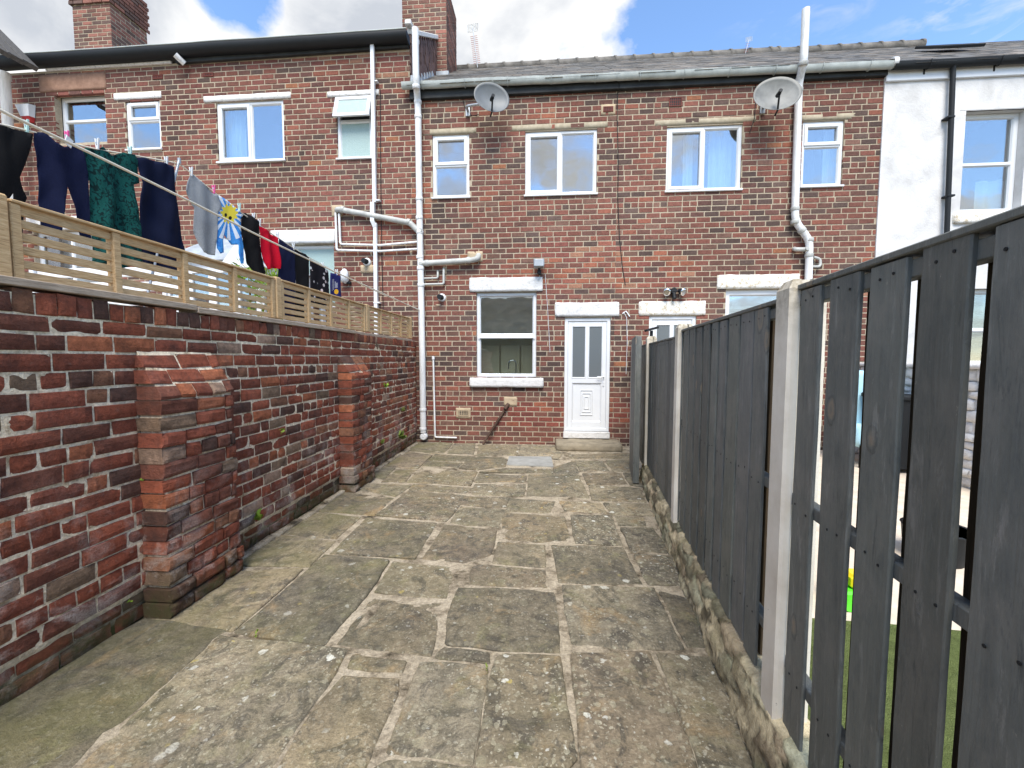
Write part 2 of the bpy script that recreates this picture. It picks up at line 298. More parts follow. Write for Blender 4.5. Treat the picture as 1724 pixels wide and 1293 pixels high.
def fillet(pts, r=.06, n=5):
    pts = [V(p) for p in pts]; out = [pts[0]]
    for a, b, c in zip(pts, pts[1:], pts[2:]):
        l = min(r, (a-b).length*.48, (c-b).length*.48); p = b+(a-b).normalized()*l; q = b+(c-b).normalized()*l
        for k in range(n+1):
            t_ = k/n; out.append(p*(1-t_)**2+b*2*t_*(1-t_)+q*t_*t_)
    return out+[pts[-1]]
def tag(o, label=None, cat=None, group=None, kind=None):
    for k, v in (('label', label), ('category', cat), ('group', group), ('kind', kind)):
        if v: o[k] = v
    return o
def empty(name, loc, label, cat, group=None):
    o = bpy.data.objects.new(name, None); C.objects.link(o); o.location = loc; WL[o.name] = V(loc); o.empty_display_size = .1
    return tag(o, label, cat, group)
def copy_tree(o, delta, parent=None):
    c = o.copy(); C.objects.link(c); WL[c.name] = WL[o.name]+delta
    if parent: c.parent = parent
    else: c.location = o.location+delta
    for ch in list(o.children): copy_tree(ch, delta, c)
    return c
# ------------------------------------------------------------------ bricks
def brick(mb, O, U, N, u0, u1, v0, v1, back, tint, bev=.004, nu=1, nv=1, amp=0.0, off=None, mi=0, jit=.002):
    """one brick of a wall: O origin, U along, Z up, N outwards (toward the viewer)"""
    Z = V((0, 0, 1)); du = [R.uniform(-jit, jit) for _ in range(4)]; dv = [R.uniform(-jit, jit) for _ in range(4)]; out = R.uniform(-.5, 1)*jit*1.2
    sd = R.uniform(0, 99)
    vs = []; fs = []; W = nu+1
    def pos(a, b, d):
        iu = (du[0]*(1-a)+du[1]*a)*(1-b)+(du[2]*(1-a)+du[3]*a)*b; iv = (dv[0]*(1-a)+dv[1]*a)*(1-b)+(dv[2]*(1-a)+dv[3]*a)*b
        v = v0+(v1-v0)*b+iv
        if off: d = d-off(v)
        return O+U*(u0+(u1-u0)*a+iu)+Z*v+N*d
    bu, bv = bev/(u1-u0), bev/(v1-v0)
    for j in range(nv+1):
        for i in range(W):
            a = bu+(1-2*bu)*i/nu; b = bv+(1-2*bv)*j/nv; d = out
            if amp:
                e = (i in (0, nu))+(j in (0, nv)); d += amp*noise.noise(V((a*2.3+sd, b*1.4, sd)))-amp*.55*e
            vs.append(pos(a, b, d))
    for j in range(nv):
        for i in range(nu): k = j*W+i; fs.append((k, k+1, k+W+1, k+W))
    per = [i for i in range(W)]+[j*W+nu for j in range(1, nv+1)]+[nv*W+i for i in range(nu-1, -1, -1)]+[j*W for j in range(nv-1, 0, -1)]
    def pab(k): i, j = k % W, k//W; return i/nu, j/nv
    rings = [per]
    for d in (out-bev*1.2-(amp*.5), -back):
        st = len(vs); vs += [pos(*pab(k), d) for k in per]; rings.append(list(range(st, st+len(per))))
    for A, B in zip(rings, rings[1:]):
        n = len(A)
        for i in range(n): fs.append((B[i], B[(i+1) % n], A[(i+1) % n], A[i]))
    mb.add(vs, fs, mi, tint)
def holed_plane(mb, x0, x1, z0, z1, y, holes, mi=0):
    xs = sorted({x0, x1, *[min(max(h[k], x0), x1) for h in holes for k in (0, 1)]}); zs = sorted({z0, z1, *[min(max(h[k], z0), z1) for h in holes for k in (2, 3)]})
    for a, b in zip(xs, xs[1:]):
        for c, d in zip(zs, zs[1:]):
            if b-a < 1e-4 or d-c < 1e-4: continue
            mx, mz = (a+b)/2, (c+d)/2
            if any(h[0] < mx < h[1] and h[2] < mz < h[3] for h in holes): continue
            mb.add([(a, y, c), (b, y, c), (b, y, d), (a, y, d)], [(0, 1, 2, 3)], mi)
COURSE, PITCH, JT = .0912, .245, .0165
PAL = [((.185, .074, .055), 28), ((.165, .07, .053), 24), ((.132, .066, .052), 20), ((.1, .066, .055), 11), ((.23, .086, .058), 7), ((.165, .09, .068), 14), ((.29, .12, .065), 1)]
def pick(pal):
    t_ = R.random()*sum(w for _, w in pal)
    for c, w in pal:
        t_ -= w
        if t_ <= 0: return c
    return pal[0][0]
def house_bricks(x0, x1, ztop, holes, warm=0.0, z0=-.05):
    mb = MB(); row = 0; z = z0
    while z < ztop-.02:
        v0, v1 = z+JT/2, min(z+COURSE-JT/2, ztop); ph = (row % 2)*.5+R.uniform(-.05, .05)
        hdr = row % 6 == 4 and R.random() < .6
        cuts = [(h[0], h[1]) for h in holes if min(v1, h[3])-max(v0, h[2]) > .03]
        u = x0-PITCH*ph
        while u < x1:
            L = PITCH*(.5 if hdr and R.random() < .7 else 1)*R.uniform(.97, 1.03)
            a, b = max(u+JT/2, x0+.001), min(u+L-JT/2, x1-.001); u += L
            segs = [(a, b)]
            for h0, h1 in cuts:
                ns = []
                for p, q in segs:
                    if q <= h0 or p >= h1: ns.append((p, q)); continue
                    if p < h0: ns.append((p, h0))
                    if q > h1: ns.append((h1, q))
                segs = ns
            for p, q in segs:
                if q-p < .03: continue
                m = noise.noise(V(((p+q)*.55, 3.1, z*1.1))); m2 = noise.noise(V(((p+q)*.3+40, 1, z*.8)))
                c = pick(PAL)
                if m2 > .36 and R.random() < .7: c = pick([((.27, .1, .062), 3), ((.23, .085, .06), 3), ((.19, .07, .055), 3), ((.28, .14, .09), 2)])
                elif m < -.2 and R.random() < .5: c = pick([((.08, .053, .045), 3), ((.115, .058, .048), 3)])
                if z < .75 and z > .25 and R.random() < .6: c = pick([((.2, .062, .046), 3), ((.17, .058, .046), 3), ((.26, .09, .055), 1)])
                if warm and R.random() < warm: c = pick([((.2, .078, .06), 3), ((.17, .064, .052), 3), ((.13, .062, .052), 2)])
                k = R.uniform(.88, 1.12); brick(mb, V((0, D, 0)), V((1, 0, 0)), V((0, -1, 0)), p, q, v0, v1, .06, (c[0]*k, c[1]*k, c[2]*k, R.random()))
        z += COURSE; row += 1
    return mb
def rect(x0, y0, x1, y1):
    a, b, c, d = F(x0, y0), F(x1, y0), F(x0, y1), F(x1, y1)
    return ((a.x+c.x)/2, (b.x+d.x)/2, (c.z+d.z)/2, (a.z+b.z)/2)
# ------------------------------------------------------------------ windows
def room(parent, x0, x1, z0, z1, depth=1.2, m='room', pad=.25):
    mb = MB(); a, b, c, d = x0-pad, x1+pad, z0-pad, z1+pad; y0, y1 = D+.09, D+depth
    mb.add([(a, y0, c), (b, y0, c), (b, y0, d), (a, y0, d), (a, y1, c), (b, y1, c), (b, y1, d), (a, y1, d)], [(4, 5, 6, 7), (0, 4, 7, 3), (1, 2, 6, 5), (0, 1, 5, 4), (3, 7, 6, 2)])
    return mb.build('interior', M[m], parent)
def window(house, r, lights, rec=.03, fw=.055, gl='glass', sill=.02, rm='room', label=None, deep=1.2):
    """lights: (fx0, fx1, fz0, fz1, is_sash[, glass]) fractions of the opening, z from below"""
    x0, x1, z0, z1 = r; yf = D+rec; yb = yf+.065
    mb = MB(); mb.frame(x0+.002, x1-.002, z0+.002, z1-.002, fw, yf, yb)
    xs = sorted({l[0] for l in lights}-{0}); zs = sorted({l[2] for l in lights}-{0})
    for f in xs: X = x0+(x1-x0)*f; mb.box(X-.022, X+.022, yf+.003, yb-.003, z0+fw-.005, z1-fw+.005, 0, .006)
    for f in zs:
        Z = z0+(z1-z0)*f; mb.box(x0+fw-.005, x1-fw+.005, yf+.001, yb-.005, Z-.024, Z+.024, 0, .006)
    w = mb.build('window', M['upvc'], house)
    if label: w['label'] = label
    for l in lights:
        a = x0+(x1-x0)*l[0]+(fw if l[0] == 0 else .022); b = x0+(x1-x0)*l[1]-(fw if l[1] == 1 else .022)
        c = z0+(z1-z0)*l[2]+(fw if l[2] == 0 else .024); d = z0+(z1-z0)*l[3]-(fw if l[3] == 1 else .024)
        g = l[5] if len(l) > 5 else gl
        if l[4]:
            s_ = MB(); s_.frame(a-.016, b+.016, c-.016, d+.016, .058, yf-.016, yf+.03); s_.build('sash', M['upvc'], w); a += .042; b -= .042; c += .042; d -= .042
        else:
            s_ = MB(); s_.ring(a, b, c, d, [(0, yf+.01), (.004, yf+.018), (.014, yf+.034)]); s_.build('glazing_bead', M['upvc'], w); a += .01; b -= .01; c += .01; d -= .01
        p = MB(); p.box(a-.01, b+.01, yf+.03, yf+.036, c-.01, d+.01); p.build('pane', M[g], w)
    if sill:
        s_ = MB(); s_.box(x0-.02, x1+.02, D-.035, yf+.01, z0-sill, z0+.012, 0, .006); s_.build('sill', M['upvc'], w)
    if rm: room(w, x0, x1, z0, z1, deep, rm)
    return w
def lintel(house, r, m, proud=.01, amp=.006, name='lintel', label=None, back=.05):
    mb = MB(); mb.rough(r[0], r[1], D-proud, D+back, r[2], r[3], .045, amp); o = mb.build(name, M[m], house)
    if label: o['label'] = label
    return o
def vent(house, cx, cy, w=.2, h=.075, patch=False, m='terra'):
    p = F(cx, cy); mb = MB()
    mb.frame(p.x-w/2, p.x+w/2, p.z-h/2, p.z+h/2, .016, D-.014, D+.02, .004)
    nb = 6
    for k in range(1, nb): X = p.x-w/2+w*k/nb; mb.box(X-.005, X+.005, D-.012, D+.01, p.z-h/2+.01, p.z+h/2-.01)
    for k in (1, 2): Z = p.z-h/2+h*k/3; mb.box(p.x-w/2+.01, p.x+w/2-.01, D-.01, D+.01, Z-.004, Z+.004)
    mb.box(p.x-w/2+.004, p.x+w/2-.004, D-.007, D+.02, p.z-h/2+.004, p.z+h/2-.004, 1)
    o = mb.build('air_brick', [M[m], M['black']], house)
    if patch:
        q = MB(); q.rough(p.x-w/2-.04, p.x+w/2+.04, D-.003, D+.04, p.z-h/2-.05, p.z+h/2+.04, .04, .003); q.build('cement_patch', M['cement'], house)
XM, XB, XR, XE = -2.43, 1.195, 5.435, 11.6     # party lines between the houses
XL = -10.75
R_ = {k: rect(*v) for k, v in dict(
 A=(93, 156, 178, 240), B=(212, 168, 270, 252), Cw=(365, 170, 478, 272), Dw=(567, 163, 626, 267), K=(470, 411, 563, 520), Lw=(60, 388, 172, 520),
 I=(728, 226, 790, 333), H=(884, 219, 1005, 328), KW=(802, 492, 903, 636), DR=(950, 535, 1027, 727),
 Gw=(1122, 211, 1249, 321), Fw=(1350, 203, 1420, 314), D2=(1091, 532, 1170, 727), J=(1220, 487, 1340, 640),
 E=(1619, 186, 1722, 356), E2=(1606, 486, 1712, 616)).items()}
for k in ('DR', 'D2'): r = R_[k]; R_[k] = (r[0], r[1], .24, r[3])
def house(name, loc, label): return empty(name, loc, label, 'house', 'houses of the terrace')
hl = house('terraced_house', ((XL+XM)/2, D, 0), 'red brick house with the tall black gutter, behind the washing line')
hm = house('terraced_house', ((XM+XB)/2, D, 0), 'red brick house with the white back door and kitchen window facing the yard')
hn = house('terraced_house', ((XB+XR)/2, D, 0), 'red brick house with blue curtains upstairs, its door half hidden by the fence')
hr = house('terraced_house', ((XR+XE)/2, D, 0), 'white rendered house with black downpipe beside the brick terrace')
ZL, ZM = 6.98, 6.30
for h, a, b, zt, ks, warm in ((hl, XL, XM, ZL, ('A', 'B', 'Cw', 'Dw', 'K', 'Lw'), .35), (hm, XM, XB, ZM, ('I', 'H', 'KW', 'DR'), 0), (hn, XB, XR, ZM, ('Gw', 'Fw', 'D2', 'J'), 0)):
    hs = [R_[k] for k in ks]; mb = house_bricks(a, b, zt-.04, hs, warm); n0 = len(mb.f)
    holed_plane(mb, a, b, -.3, zt, D+.005, hs, 1)
    for q in hs:   # reveals of the openings
        mb.add([(q[0], D+.005, q[2]), (q[1], D+.005, q[2]), (q[1], D+.005, q[3]), (q[0], D+.005, q[3]), (q[0], D+.12, q[2]), (q[1], D+.12, q[2]), (q[1], D+.12, q[3]), (q[0], D+.12, q[3])],
               [(0, 3, 7, 4), (1, 5, 6, 2), (0, 4, 5, 1), (3, 2, 6, 7)], 1)
    mb.build('wall', [M['brick'], M['mortar']], h, True)
# rendered wall
mb = MB(); hs = [R_['E'], R_['E2']]; holed_plane(mb, XR-.01, XE, -.3, 6.24, D-.022, hs)
mb.add([(XR-.01, D-.022, -.3), (XR-.01, D+.02, -.3), (XR-.01, D+.02, 6.24), (XR-.01, D-.022, 6.24)], [(0, 1, 2, 3)])
for q in hs:
    mb.add([(q[0], D-.022, q[2]), (q[1], D-.022, q[2]), (q[1], D-.022, q[3]), (q[0], D-.022, q[3]), (q[0], D+.16, q[2]), (q[1], D+.16, q[2]), (q[1], D+.16, q[3]), (q[0], D+.16, q[3])], [(0, 3, 7, 4), (1, 5, 6, 2), (0, 4, 5, 1), (3, 2, 6, 7)])
mb.build('wall', M['render'], hr)
NET = []
# windows of the left house
window(hl, R_['A'], [(0, 1, 0, .52, 0), (0, 1, .52, 1, 0)], rec=.13, sill=0, label='tall window set deep under a brown stone lintel')
window(hl, R_['B'], [(0, 1, 0, .6, 0), (0, 1, .6, 1, 1)])
window(hl, R_['Cw'], [(0, .5, 0, 1, 1), (.5, 1, 0, 1, 0)])
cw_ = bpy.data.objects[[o.name for o in hl.children if o.name.startswith('window')][-1]]
NET.append((cw_, R_['Cw']))
w = window(hl, R_['Dw'], [(0, 1, 0, .63, 0, 'obscure')], rm=None, label='small window with obscured glass and its top light open')
r = R_['Dw']; zt = r[2]+(r[3]-r[2])*.63      # the open top-hung light
mb = MB(); mb.box(r[0]+.05, r[1]-.05, D+.032, D+.09, zt-.024, zt+.024, 0, .005); mb.build('transom', M['upvc'], w)
mb = MB(); mb.frame(r[0]-.01, r[1]+.005, zt+.0, r[3]+.005, .07, D-.015, D+.03); tilt = lambda p: V((p.x, p.y-(r[3]-p.z)*.32, p.z))
mb.v = [tilt(p) for p in mb.v]; mb.build('open_light', M['upvc'], w)
mb = MB(); mb.box(r[0]+.045, r[1]-.05, D+.0, D+.006, zt+.055, r[3]-.05); mb.v = [tilt(p) for p in mb.v]; mb.build('pane', M['obscure'], w)
mb = MB(); mb.add([(r[0], D+.1, r[2]), (r[1], D+.1, r[2]), (r[1], D+.1, r[3]), (r[0], D+.1, r[3])], [(0, 1, 2, 3)]); mb.build('interior', M['room'], w)
window(hl, R_['K'], [(0, 1, 0, 1, 0, 'obscure')], rm='room', sill=0, rec=.1)
window(hl, R_['Lw'], [(0, .5, 0, 1, 0), (.5, 1, 0, 1, 0)], rec=.08)
lintel(hl, rect(66, 124, 179, 153), 'sandstone', .012, .005, label='brown sandstone lintel')
for q in ((192, 156, 272, 167), (343, 159, 490, 169), (551, 153, 638, 162)): lintel(hl, rect(*q), 'glintel', .012, .004)
for q in ((456, 387, 565, 410), (45, 364, 186, 387)): lintel(hl, rect(*q), 'wstone', .014, .006)
vent(hl, 266, 130); vent(hl, 351, 126)
# windows of the middle house
window(hm, R_['I'], [(0, 1, 0, .52, 0), (0, 1, .52, 1, 1)])
window(hm, R_['H'], [(0, .5, 0, 1, 1), (.5, 1, 0, 1, 0)])
kw = window(hm, R_['KW'], [(0, 1, 0, .5, 0, 'kglass'), (0, 1, .5, 1, 0, 'kglass')], rec=.05, fw=.06, rm=None, sill=0, label='white sliding-sash kitchen window')
x0, x1, z0, z1 = R_['KW']
mb = MB(); zz = (z0+z1)/2; mb.box(x0+.045, x1-.045, D+.03, D+.06, zz-.055, zz-.025, 0, .008); mb.box(x0+.03, x0+.055, D+.03, D+.06, zz-.075, zz-.03, 0, .006); mb.box(x1-.055, x1-.03, D+.03, D+.06, zz-.075, zz-.03, 0, .006); mb.build('sash_horn', M['upvc'], kw)
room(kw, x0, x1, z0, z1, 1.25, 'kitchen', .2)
mb = MB()
for k in range(3): mb.box(x0-.1+k*.42, x0+.3+k*.42, D+1.1, D+1.15, z0-.2, z0+.62, 0, .01); mb.box(x0-.05+k*.42, x0+.25+k*.42, D+1.09, D+1.102, z0-.15, z0+.56, 0, .01)
mb.build('kitchen_cupboard', M['kitchen'], kw)
p = F(866, 632, D+.3); tb = fillet([(p.x+.03, D+.3, z0-.03), (p.x+.03, D+.3, p.z+.28), (p.x-.1, D+.28, p.z+.28), (p.x-.11, D+.27, p.z+.12)], .12, 8)
mb = MB(); mb.tube(tb, .012, 10); mb.box(x0-.3, x1+.3, D+.1, D+.6, z0-.08, z0-.03); mb.build('kitchen_tap', M['chrome'], kw)
lintel(hm, rect(790, 467, 914, 491), 'wstone', .02, .007, label='thick white painted lintel over the kitchen window')
lintel(hm, rect(791, 636, 915, 652), 'wstone', .06, .008, 'window_sill', back=.06)
lintel(hm, rect(934, 509, 1043, 533), 'wstone', .02, .008, label='thick white painted lintel over the white door')
lintel(hm, rect(711, 217, 802, 226), 'clintel', .001, .0015); lintel(hm, rect(858, 208, 1023, 218), 'clintel', .001, .0015)
vent(hm, 1024, 184, .17, .09, True); vent(hm, 780, 695, .2, .11, True, 'cement')
# windows of the next house
gw = window(hn, R_['Gw'], [(0, .5, 0, 1, 1), (.5, 1, 0, 1, 0)], label='white two-light window with pale blue curtains inside')
x0, x1, z0, z1 = R_['Gw']
def curtain(parent, a, b, y, z0, z1, m, wav=.03, n=60, name='curtain'):
    mb = MB(); vs = []
    for i in range(n+1):
        X = a+(b-a)*i/n; yy = y+wav*math.sin(i*1.05)+wav*.4*math.sin(i*.37)
        vs += [(X, yy, z0), (X, yy, z1)]
    mb.add(vs, [(2*i, 2*i+2, 2*i+3, 2*i+1) for i in range(n)], 0, None, True); return mb.build(name, M[m], parent)
curtain(gw, x0+.35, x0+.52, D+.25, z0-.1, z1+.1, 'curtain', n=14); curtain(gw, x0+.78, x1+.05, D+.25, z0-.1, z1+.1, 'curtain', n=30)
fw_ = window(hn, R_['Fw'], [(0, 1, 0, .63, 0), (0, 1, .63, 1, 1)])
x0, x1, z0, z1 = R_['Fw']; curtain(fw_, x1-.2, x1+.05, D+.2, z0-.1, z1+.1, 'curtain', n=14)
jw = window(hn, R_['J'], [(0, 1, 0, 1, 0)], rec=.06, fw=.09, sill=0)
def slat_blind(parent, x0, x1, z0, z1, y):
    mb = MB(); z = z0
    while z < z1: mb.add([(x0, y, z), (x1, y, z), (x1, y+.018, z+.022), (x0, y+.018, z+.022)], [(0, 1, 2, 3)]); z += .03
    mb.build('slat_blind', M['blind'], parent)
x0, x1, z0, z1 = R_['J']; slat_blind(jw, x0+.03, x1-.03, z0, z1-.28, D+.16)
lintel(hn, rect(1075, 507, 1188, 531), 'fstone', .018, .008, label='flaking white lintel over the second back door')
lintel(hn, rect(1207, 462, 1346, 486), 'fstone', .018, .008, label='flaking white lintel over the blind window')
lintel(hn, rect(1103, 199, 1273, 209), 'clintel', .001, .0015); lintel(hn, rect(1350, 192, 1440, 202), 'clintel', .001, .0015)
vent(hn, 1137, 172, .21, .15)
for o_, r_q in NET: curtain(o_, r_q[0]+.05, r_q[0]+.42, D+.22, r_q[2]-.1, r_q[3]+.1, 'curtain', n=22)
# rendered house windows
ew = window(hr, R_['E'], [(0, 1, 0, .5, 0), (0, 1, .5, 1, 0)], rec=.1, fw=.07, sill=0)
x0, x1, z0, z1 = R_['E']; curtain(ew, x1-.4, x1+.05, D+.3, z0-.1, z0+.6, 'curtain', n=14)
e2 = window(hr, R_['E2'], [(0, 1, 0, .47, 0, 'kglass'), (0, 1, .47, 1, 0, 'kglass')], rec=.08, fw=.07, sill=0)
x0, x1, z0, z1 = R_['E2']; slat_blind(e2, x0+.05, x1-.05, z0, z1, D+.2)
lintel(hr, rect(1601, 358, 1740, 376), 'fstone', .06, .008, 'window_sill')
q = R_['E']; mb = MB(); mb.box(q[0]-.1, q[1]+.1, D-.026, D+.02, q[3]+.0, q[3]+.06, 0, .01); mb.build('render_head', M['render'], hr)
mb = MB(); mb.box(XR-.012, XE, D-.06, D-.02, 6.0, 6.2, 0, .01); mb.build('fascia', M['upvc'], hr)
# ------------------------------------------------------------------ doors
def door(h, r, full=True):
    x0, x1, z0, z1 = r; yf = D+.03
    d = MB(); fw = .062; a, b, c, e = x0+fw, x1-fw, z0+.04, z1-fw
    zm = c+(e-c)*.455      # top of the lower half
    st = .085; gx = (a+b)/2
    d.box(a+.003, b-.003, yf+.03, yf+.055, c+.003, e-.003)
    for q in ((a+.003, a+st, c+.003, e-.003), (b-st, b-.003, c+.003, e-.003), (a+st-.002, b-st+.002, e-st-.01, e-.004), (a+st-.002, b-st+.002, zm-.05, zm+.06), (a+st-.002, b-st+.002, c+.004, c+.13), (gx-.038, gx+.038, zm+.058, e-st-.008)):
        d.box(q[0], q[1], yf+.012, yf+.04, q[2], q[3], 0, .006)
    # raised mouldings of the lower panel
    pa, pb, pc, pd = a+st, b-st, c+.13, zm-.05
    d.ring(pa, pb, pc, pd, [(0, yf+.012), (.008, yf+.02), (.02, yf+.028)])
    cx, cz = (pa+pb)/2, (pc+pd)/2; w_, h_ = .115, .235
    for k, s_ in enumerate((1, .72, .42)): d.ring(cx-w_*s_, cx+w_*s_, cz-h_*(s_+.05*k), cz+h_*(s_+.05*k), [(0, yf+.03), (.006, yf+.02), (.016, yf+.018), (.022, yf+.03)])
    o = d.build('door', M['upvc'], h)
    f = MB(); f.frame(x0+.002, x1-.002, z0, z1-.002, fw, yf-.004, yf+.065); f.build('door_frame', M['upvc'], o)
    for s_ in (-1, 1):
        p = MB(); q0, q1 = (a+st-.006, gx-.032) if s_ < 0 else (gx+.032, b-st+.006)
        p.box(q0, q1, yf+.02, yf+.03, zm+.052, e-st-.002); p.build('pane', M['frost'], o)
        g = MB(); g.ring(q0-.012, q1+.012, zm+.04, e-st+.01, [(0, yf+.013), (.006, yf+.006), (.014, yf+.008), (.02, yf+.021)]); g.build('glazing_bead', M['upvc'], o)
    k = MB(); hx = b-.045; hz = zm+.02
    k.box(hx-.016, hx+.016, yf+.0, yf+.014, hz-.12, hz+.12, 0, .006); k.tube(fillet([(hx, yf+.01, hz+.05), (hx, yf-.045, hz+.05), (hx-.12, yf-.045, hz+.05)], .02), .009, 8); k.tube([(hx, yf-.003, hz-.06), (hx, yf+.01, hz-.06)], .011, 10)
    k.build('handle', M['upvc'], o)
    rv = MB(); rv.box(x0-.01, x1+.01, D-.03, yf+.02, z0-.12, z0-.0, 0, .01); rv.build('threshold', M['wstone'], o)
    return o
door(hm, R_['DR']); door(hn, R_['D2'])
stp = MB(); a = G(936, 758); b = G(1047, 758); stp.rough(a.x, b.x, 6.98, D-.012, -.02, .115, .05, .012); tag(stp.build('door_step', M['stepstone']), 'worn stone step below the white back door', 'step')
# ------------------------------------------------------------------ roofs, gutters, chimneys
def slate_tint(): k = R.uniform(.7, 1.3); c = R.choice([(.135, .128, .118), (.15, .138, .122), (.115, .113, .11), (.175, .152, .13)]); return (c[0]*k, c[1]*k, c[2]*k, 1)
def slates(x0f, x1f, y0, z0, y1, z1, gauge=.2, wid=.3):
    mb = MB(); L = math.hypot(y1-y0, z1-z0); S = V((0, (y1-y0)/L, (z1-z0)/L)); N = V((0, -S.z, S.y)); O = V((0, y0, z0)); n = int(L/gauge)
    for r_ in range(n+1):
        s0 = r_*gauge; s1 = min(s0+gauge*1.35, L); xa, xb = x0f(min(s0/L, 1)), x1f(min(s0/L, 1)); x = xa-wid*(.5 if r_ % 2 else 0)
        while x < xb:
            a, b = max(x+.003, xa), min(x+wid-.003, xb); x += wid*R.uniform(.92, 1.05)
            if b-a < .03: continue
            l = R.uniform(.004, .008); j = R.uniform(-.012, .012)
            p = [O+V((a, 0, 0))+S*(s0+j)+N*l, O+V((b, 0, 0))+S*(s0+j)+N*(l+R.uniform(-.003, .003)), O+V((b, 0, 0))+S*s1+N*.001, O+V((a, 0, 0))+S*s1+N*.001]
            p += [p[0]-N*.003, p[1]-N*.003]
            mb.add(p, [(0, 1, 2, 3), (4, 5, 1, 0)], 0, slate_tint())
    return mb
def ridge(roof, xa, xb, za, zb, y):
    mb = MB(); x = xa
    while x < xb:
        e = min(x+.45, xb); z0 = za+(zb-za)*(x-xa)/(xb-xa); z1 = za+(zb-za)*(e-xa)/(xb-xa)
        mb.tube([(x, y, z0-.03), (e-.02, y, z1-.03), (e-.02, y, z1-.02), (e+.02, y, z1-.02)], [.11, .11, .119, .119], 12); x = e
    mb.build('ridge_tiles', M['ridge'], roof)
YR, ZR = 10.8, 8.83
def closing(mb, xa, xb, y0, z0, y1, z1):
    mb.add([(xa, y0+.03, z0-.02), (xb, y0+.03, z0-.02), (xb, y1, z1-.02), (xa, y1, z1-.02), (xb, 2*y1-y0, z0), (xa, 2*y1-y0, z0)], [(0, 1, 2, 3), (3, 2, 4, 5)], 0, (.1, .1, .1, 1))
roofs = []
for h, a, b in ((hm, XM, XB), (hn, XB, XR)):
    mb = slates(lambda s: a, lambda s: b, 7.30, 6.25, YR, ZR); closing(mb, a, b, 7.30, 6.25, YR, ZR); rf = mb.build('roof', M['slate'], h, True); ridge(rf, a, b, ZR, ZR, YR); roofs.append(rf)
mb = slates(lambda s: XR, lambda s: XE, 7.30, 6.18, YR, ZR-.06); closing(mb, XR, XE, 7.3, 6.18, YR, ZR-.06); rr = mb.build('roof', M['slate'], hr, True); ridge(rr, XR, 8.6, ZR-.02, ZR-.02, YR)
sk = F(1545, 92, 9.2); sk2 = F(1612, 84, 9.2); mb = MB(); S = V((0, 3.5, 2.43)).normalized(); Nn = V((0, -S.z, S.y)); c = V(((sk.x+sk2.x)/2, 9.0, 6.28+(9.0-7.3)*.694))
mb.obox(c+Nn*.06, V(((sk2.x-sk.x)/2, 0, 0)), S*.38, Nn*.025, .008); mb.build('rooflight', M['black'], rr)
mb = slates(lambda s: XL, lambda s: XM, 7.36, 7.12, 11.0, 9.6); closing(mb, XL, XM, 7.36, 7.12, 11.0, 9.6); rl = mb.build('roof', M['slate'], hl, True)
def profile_run(mb, pts, prof, mi=0):    # sweep a section (dy, dz) along points
    vs = []; n = len(prof)
    for p in pts: vs += [(p[0], p[1]+a, p[2]+b) for a, b in prof]
    mb.add(vs, [(i*n+k, (i+1)*n+k, (i+1)*n+k+1, i*n+k+1) for i in range(len(pts)-1) for k in range(n-1)], mi, None, True)
    mb.add(vs[:n], [list(range(n))], mi); mb.add(vs[-n:], [list(range(n))[::-1]], mi)
half = [(.062*math.cos(math.pi+a*math.pi/10), .098*math.sin(math.pi+a*math.pi/10)) for a in range(11)]+[(.055*math.cos(-a*math.pi/10), .09*math.sin(-a*math.pi/10)) for a in range(11)]
def gutter(h, pa, pb, m, nbr, name='gutter', wob=.012):
    n = 24; pts = [pa.lerp(pb, i/n)+V((0, 0, noise.noise(V((i*.35, h.location.x, 0)))*wob)) for i in range(n+1)]
    mb = MB(); profile_run(mb, pts, half); o = mb.build(name, M[m], h)
    for k in range(nbr):
        b = MB(); p = pa.lerp(pb, (k+.5)/nbr); b.tube([p+V((0, .07*math.cos(math.pi+a*math.pi/8), .106*math.sin(math.pi+a*math.pi/8))) for a in range(9)], .007, 6, smooth=False); b.box(p.x-.012, p.x+.012, p.y+.06, p.y+.085, p.z-.15, p.z+.01); b.build('gutter_bracket', M[m], o)
    return o
YG = 7.36
g1 = F(677, 141, YG); g2 = F(1040, 125.5, YG); g3 = F(1503, 105.5, YG); g4 = F(1740, 96, YG)
gutter(hm, g1, g2, 'gutter', 5); gutter(hn, g2+V((.001, 0, 0)), g3, 'gutter', 6); gutter(hr, g3+V((.01, 0, -.01)), V((XE, YG, g4.z-.02)), 'black', 6)
mb = MB(); mb.tube([g3-V((.02, 0, 0)), g3+V((.05, 0, 0))], .075, 14); mb.build('gutter_end', M['pipe'], hn)
for h, a, b in ((hm, XM+.01, XB), (hn, XB, XR)):
    mb = MB(); mb.box(a, b, D-.07, D+.05, 6.09, 6.26, 0, .008); mb.build('fascia', M['blackwood'], h)
ga, gb = F(-10, 105, 7.33), F(686, 60, 7.33)
mb = MB(); n = 20; prof = [(.0, .1), (-.06, .11), (-.075, .1), (-.075, .06), (-.06, .0), (0, -.035), (.13, -.04), (.13, .1)]
profile_run(mb, [ga.lerp(gb, i/n)+V((0, 0, -.04+noise.noise(V((i*.4, 5, 0)))*.01)) for i in range(n+1)], prof); mb.build('gutter', M['black'], hl)
q1_, q2_ = F(300, 98), F(688, 71); mb = MB(); mb.obox((q1_+q2_)/2+V((0, -.035, -.03)), V(((q2_.x-q1_.x)/2, 0, (q2_.z-q1_.z)/2)), V((0, .03, 0)), V((0, 0, .095)), .005); mb.build('fascia', M['blackwood'], hl)
mb = MB(); e = [ga.lerp(gb, i/n)+V((0, -.072, .07+noise.noise(V((i*.4, 5, 0)))*.01)) for i in range(n+1)]; mb.tube(e, .012, 6); mb.build('gutter_lip_highlight', M['gutter'], hl)  # pale strip paints the highlight along the black gutter's top edge
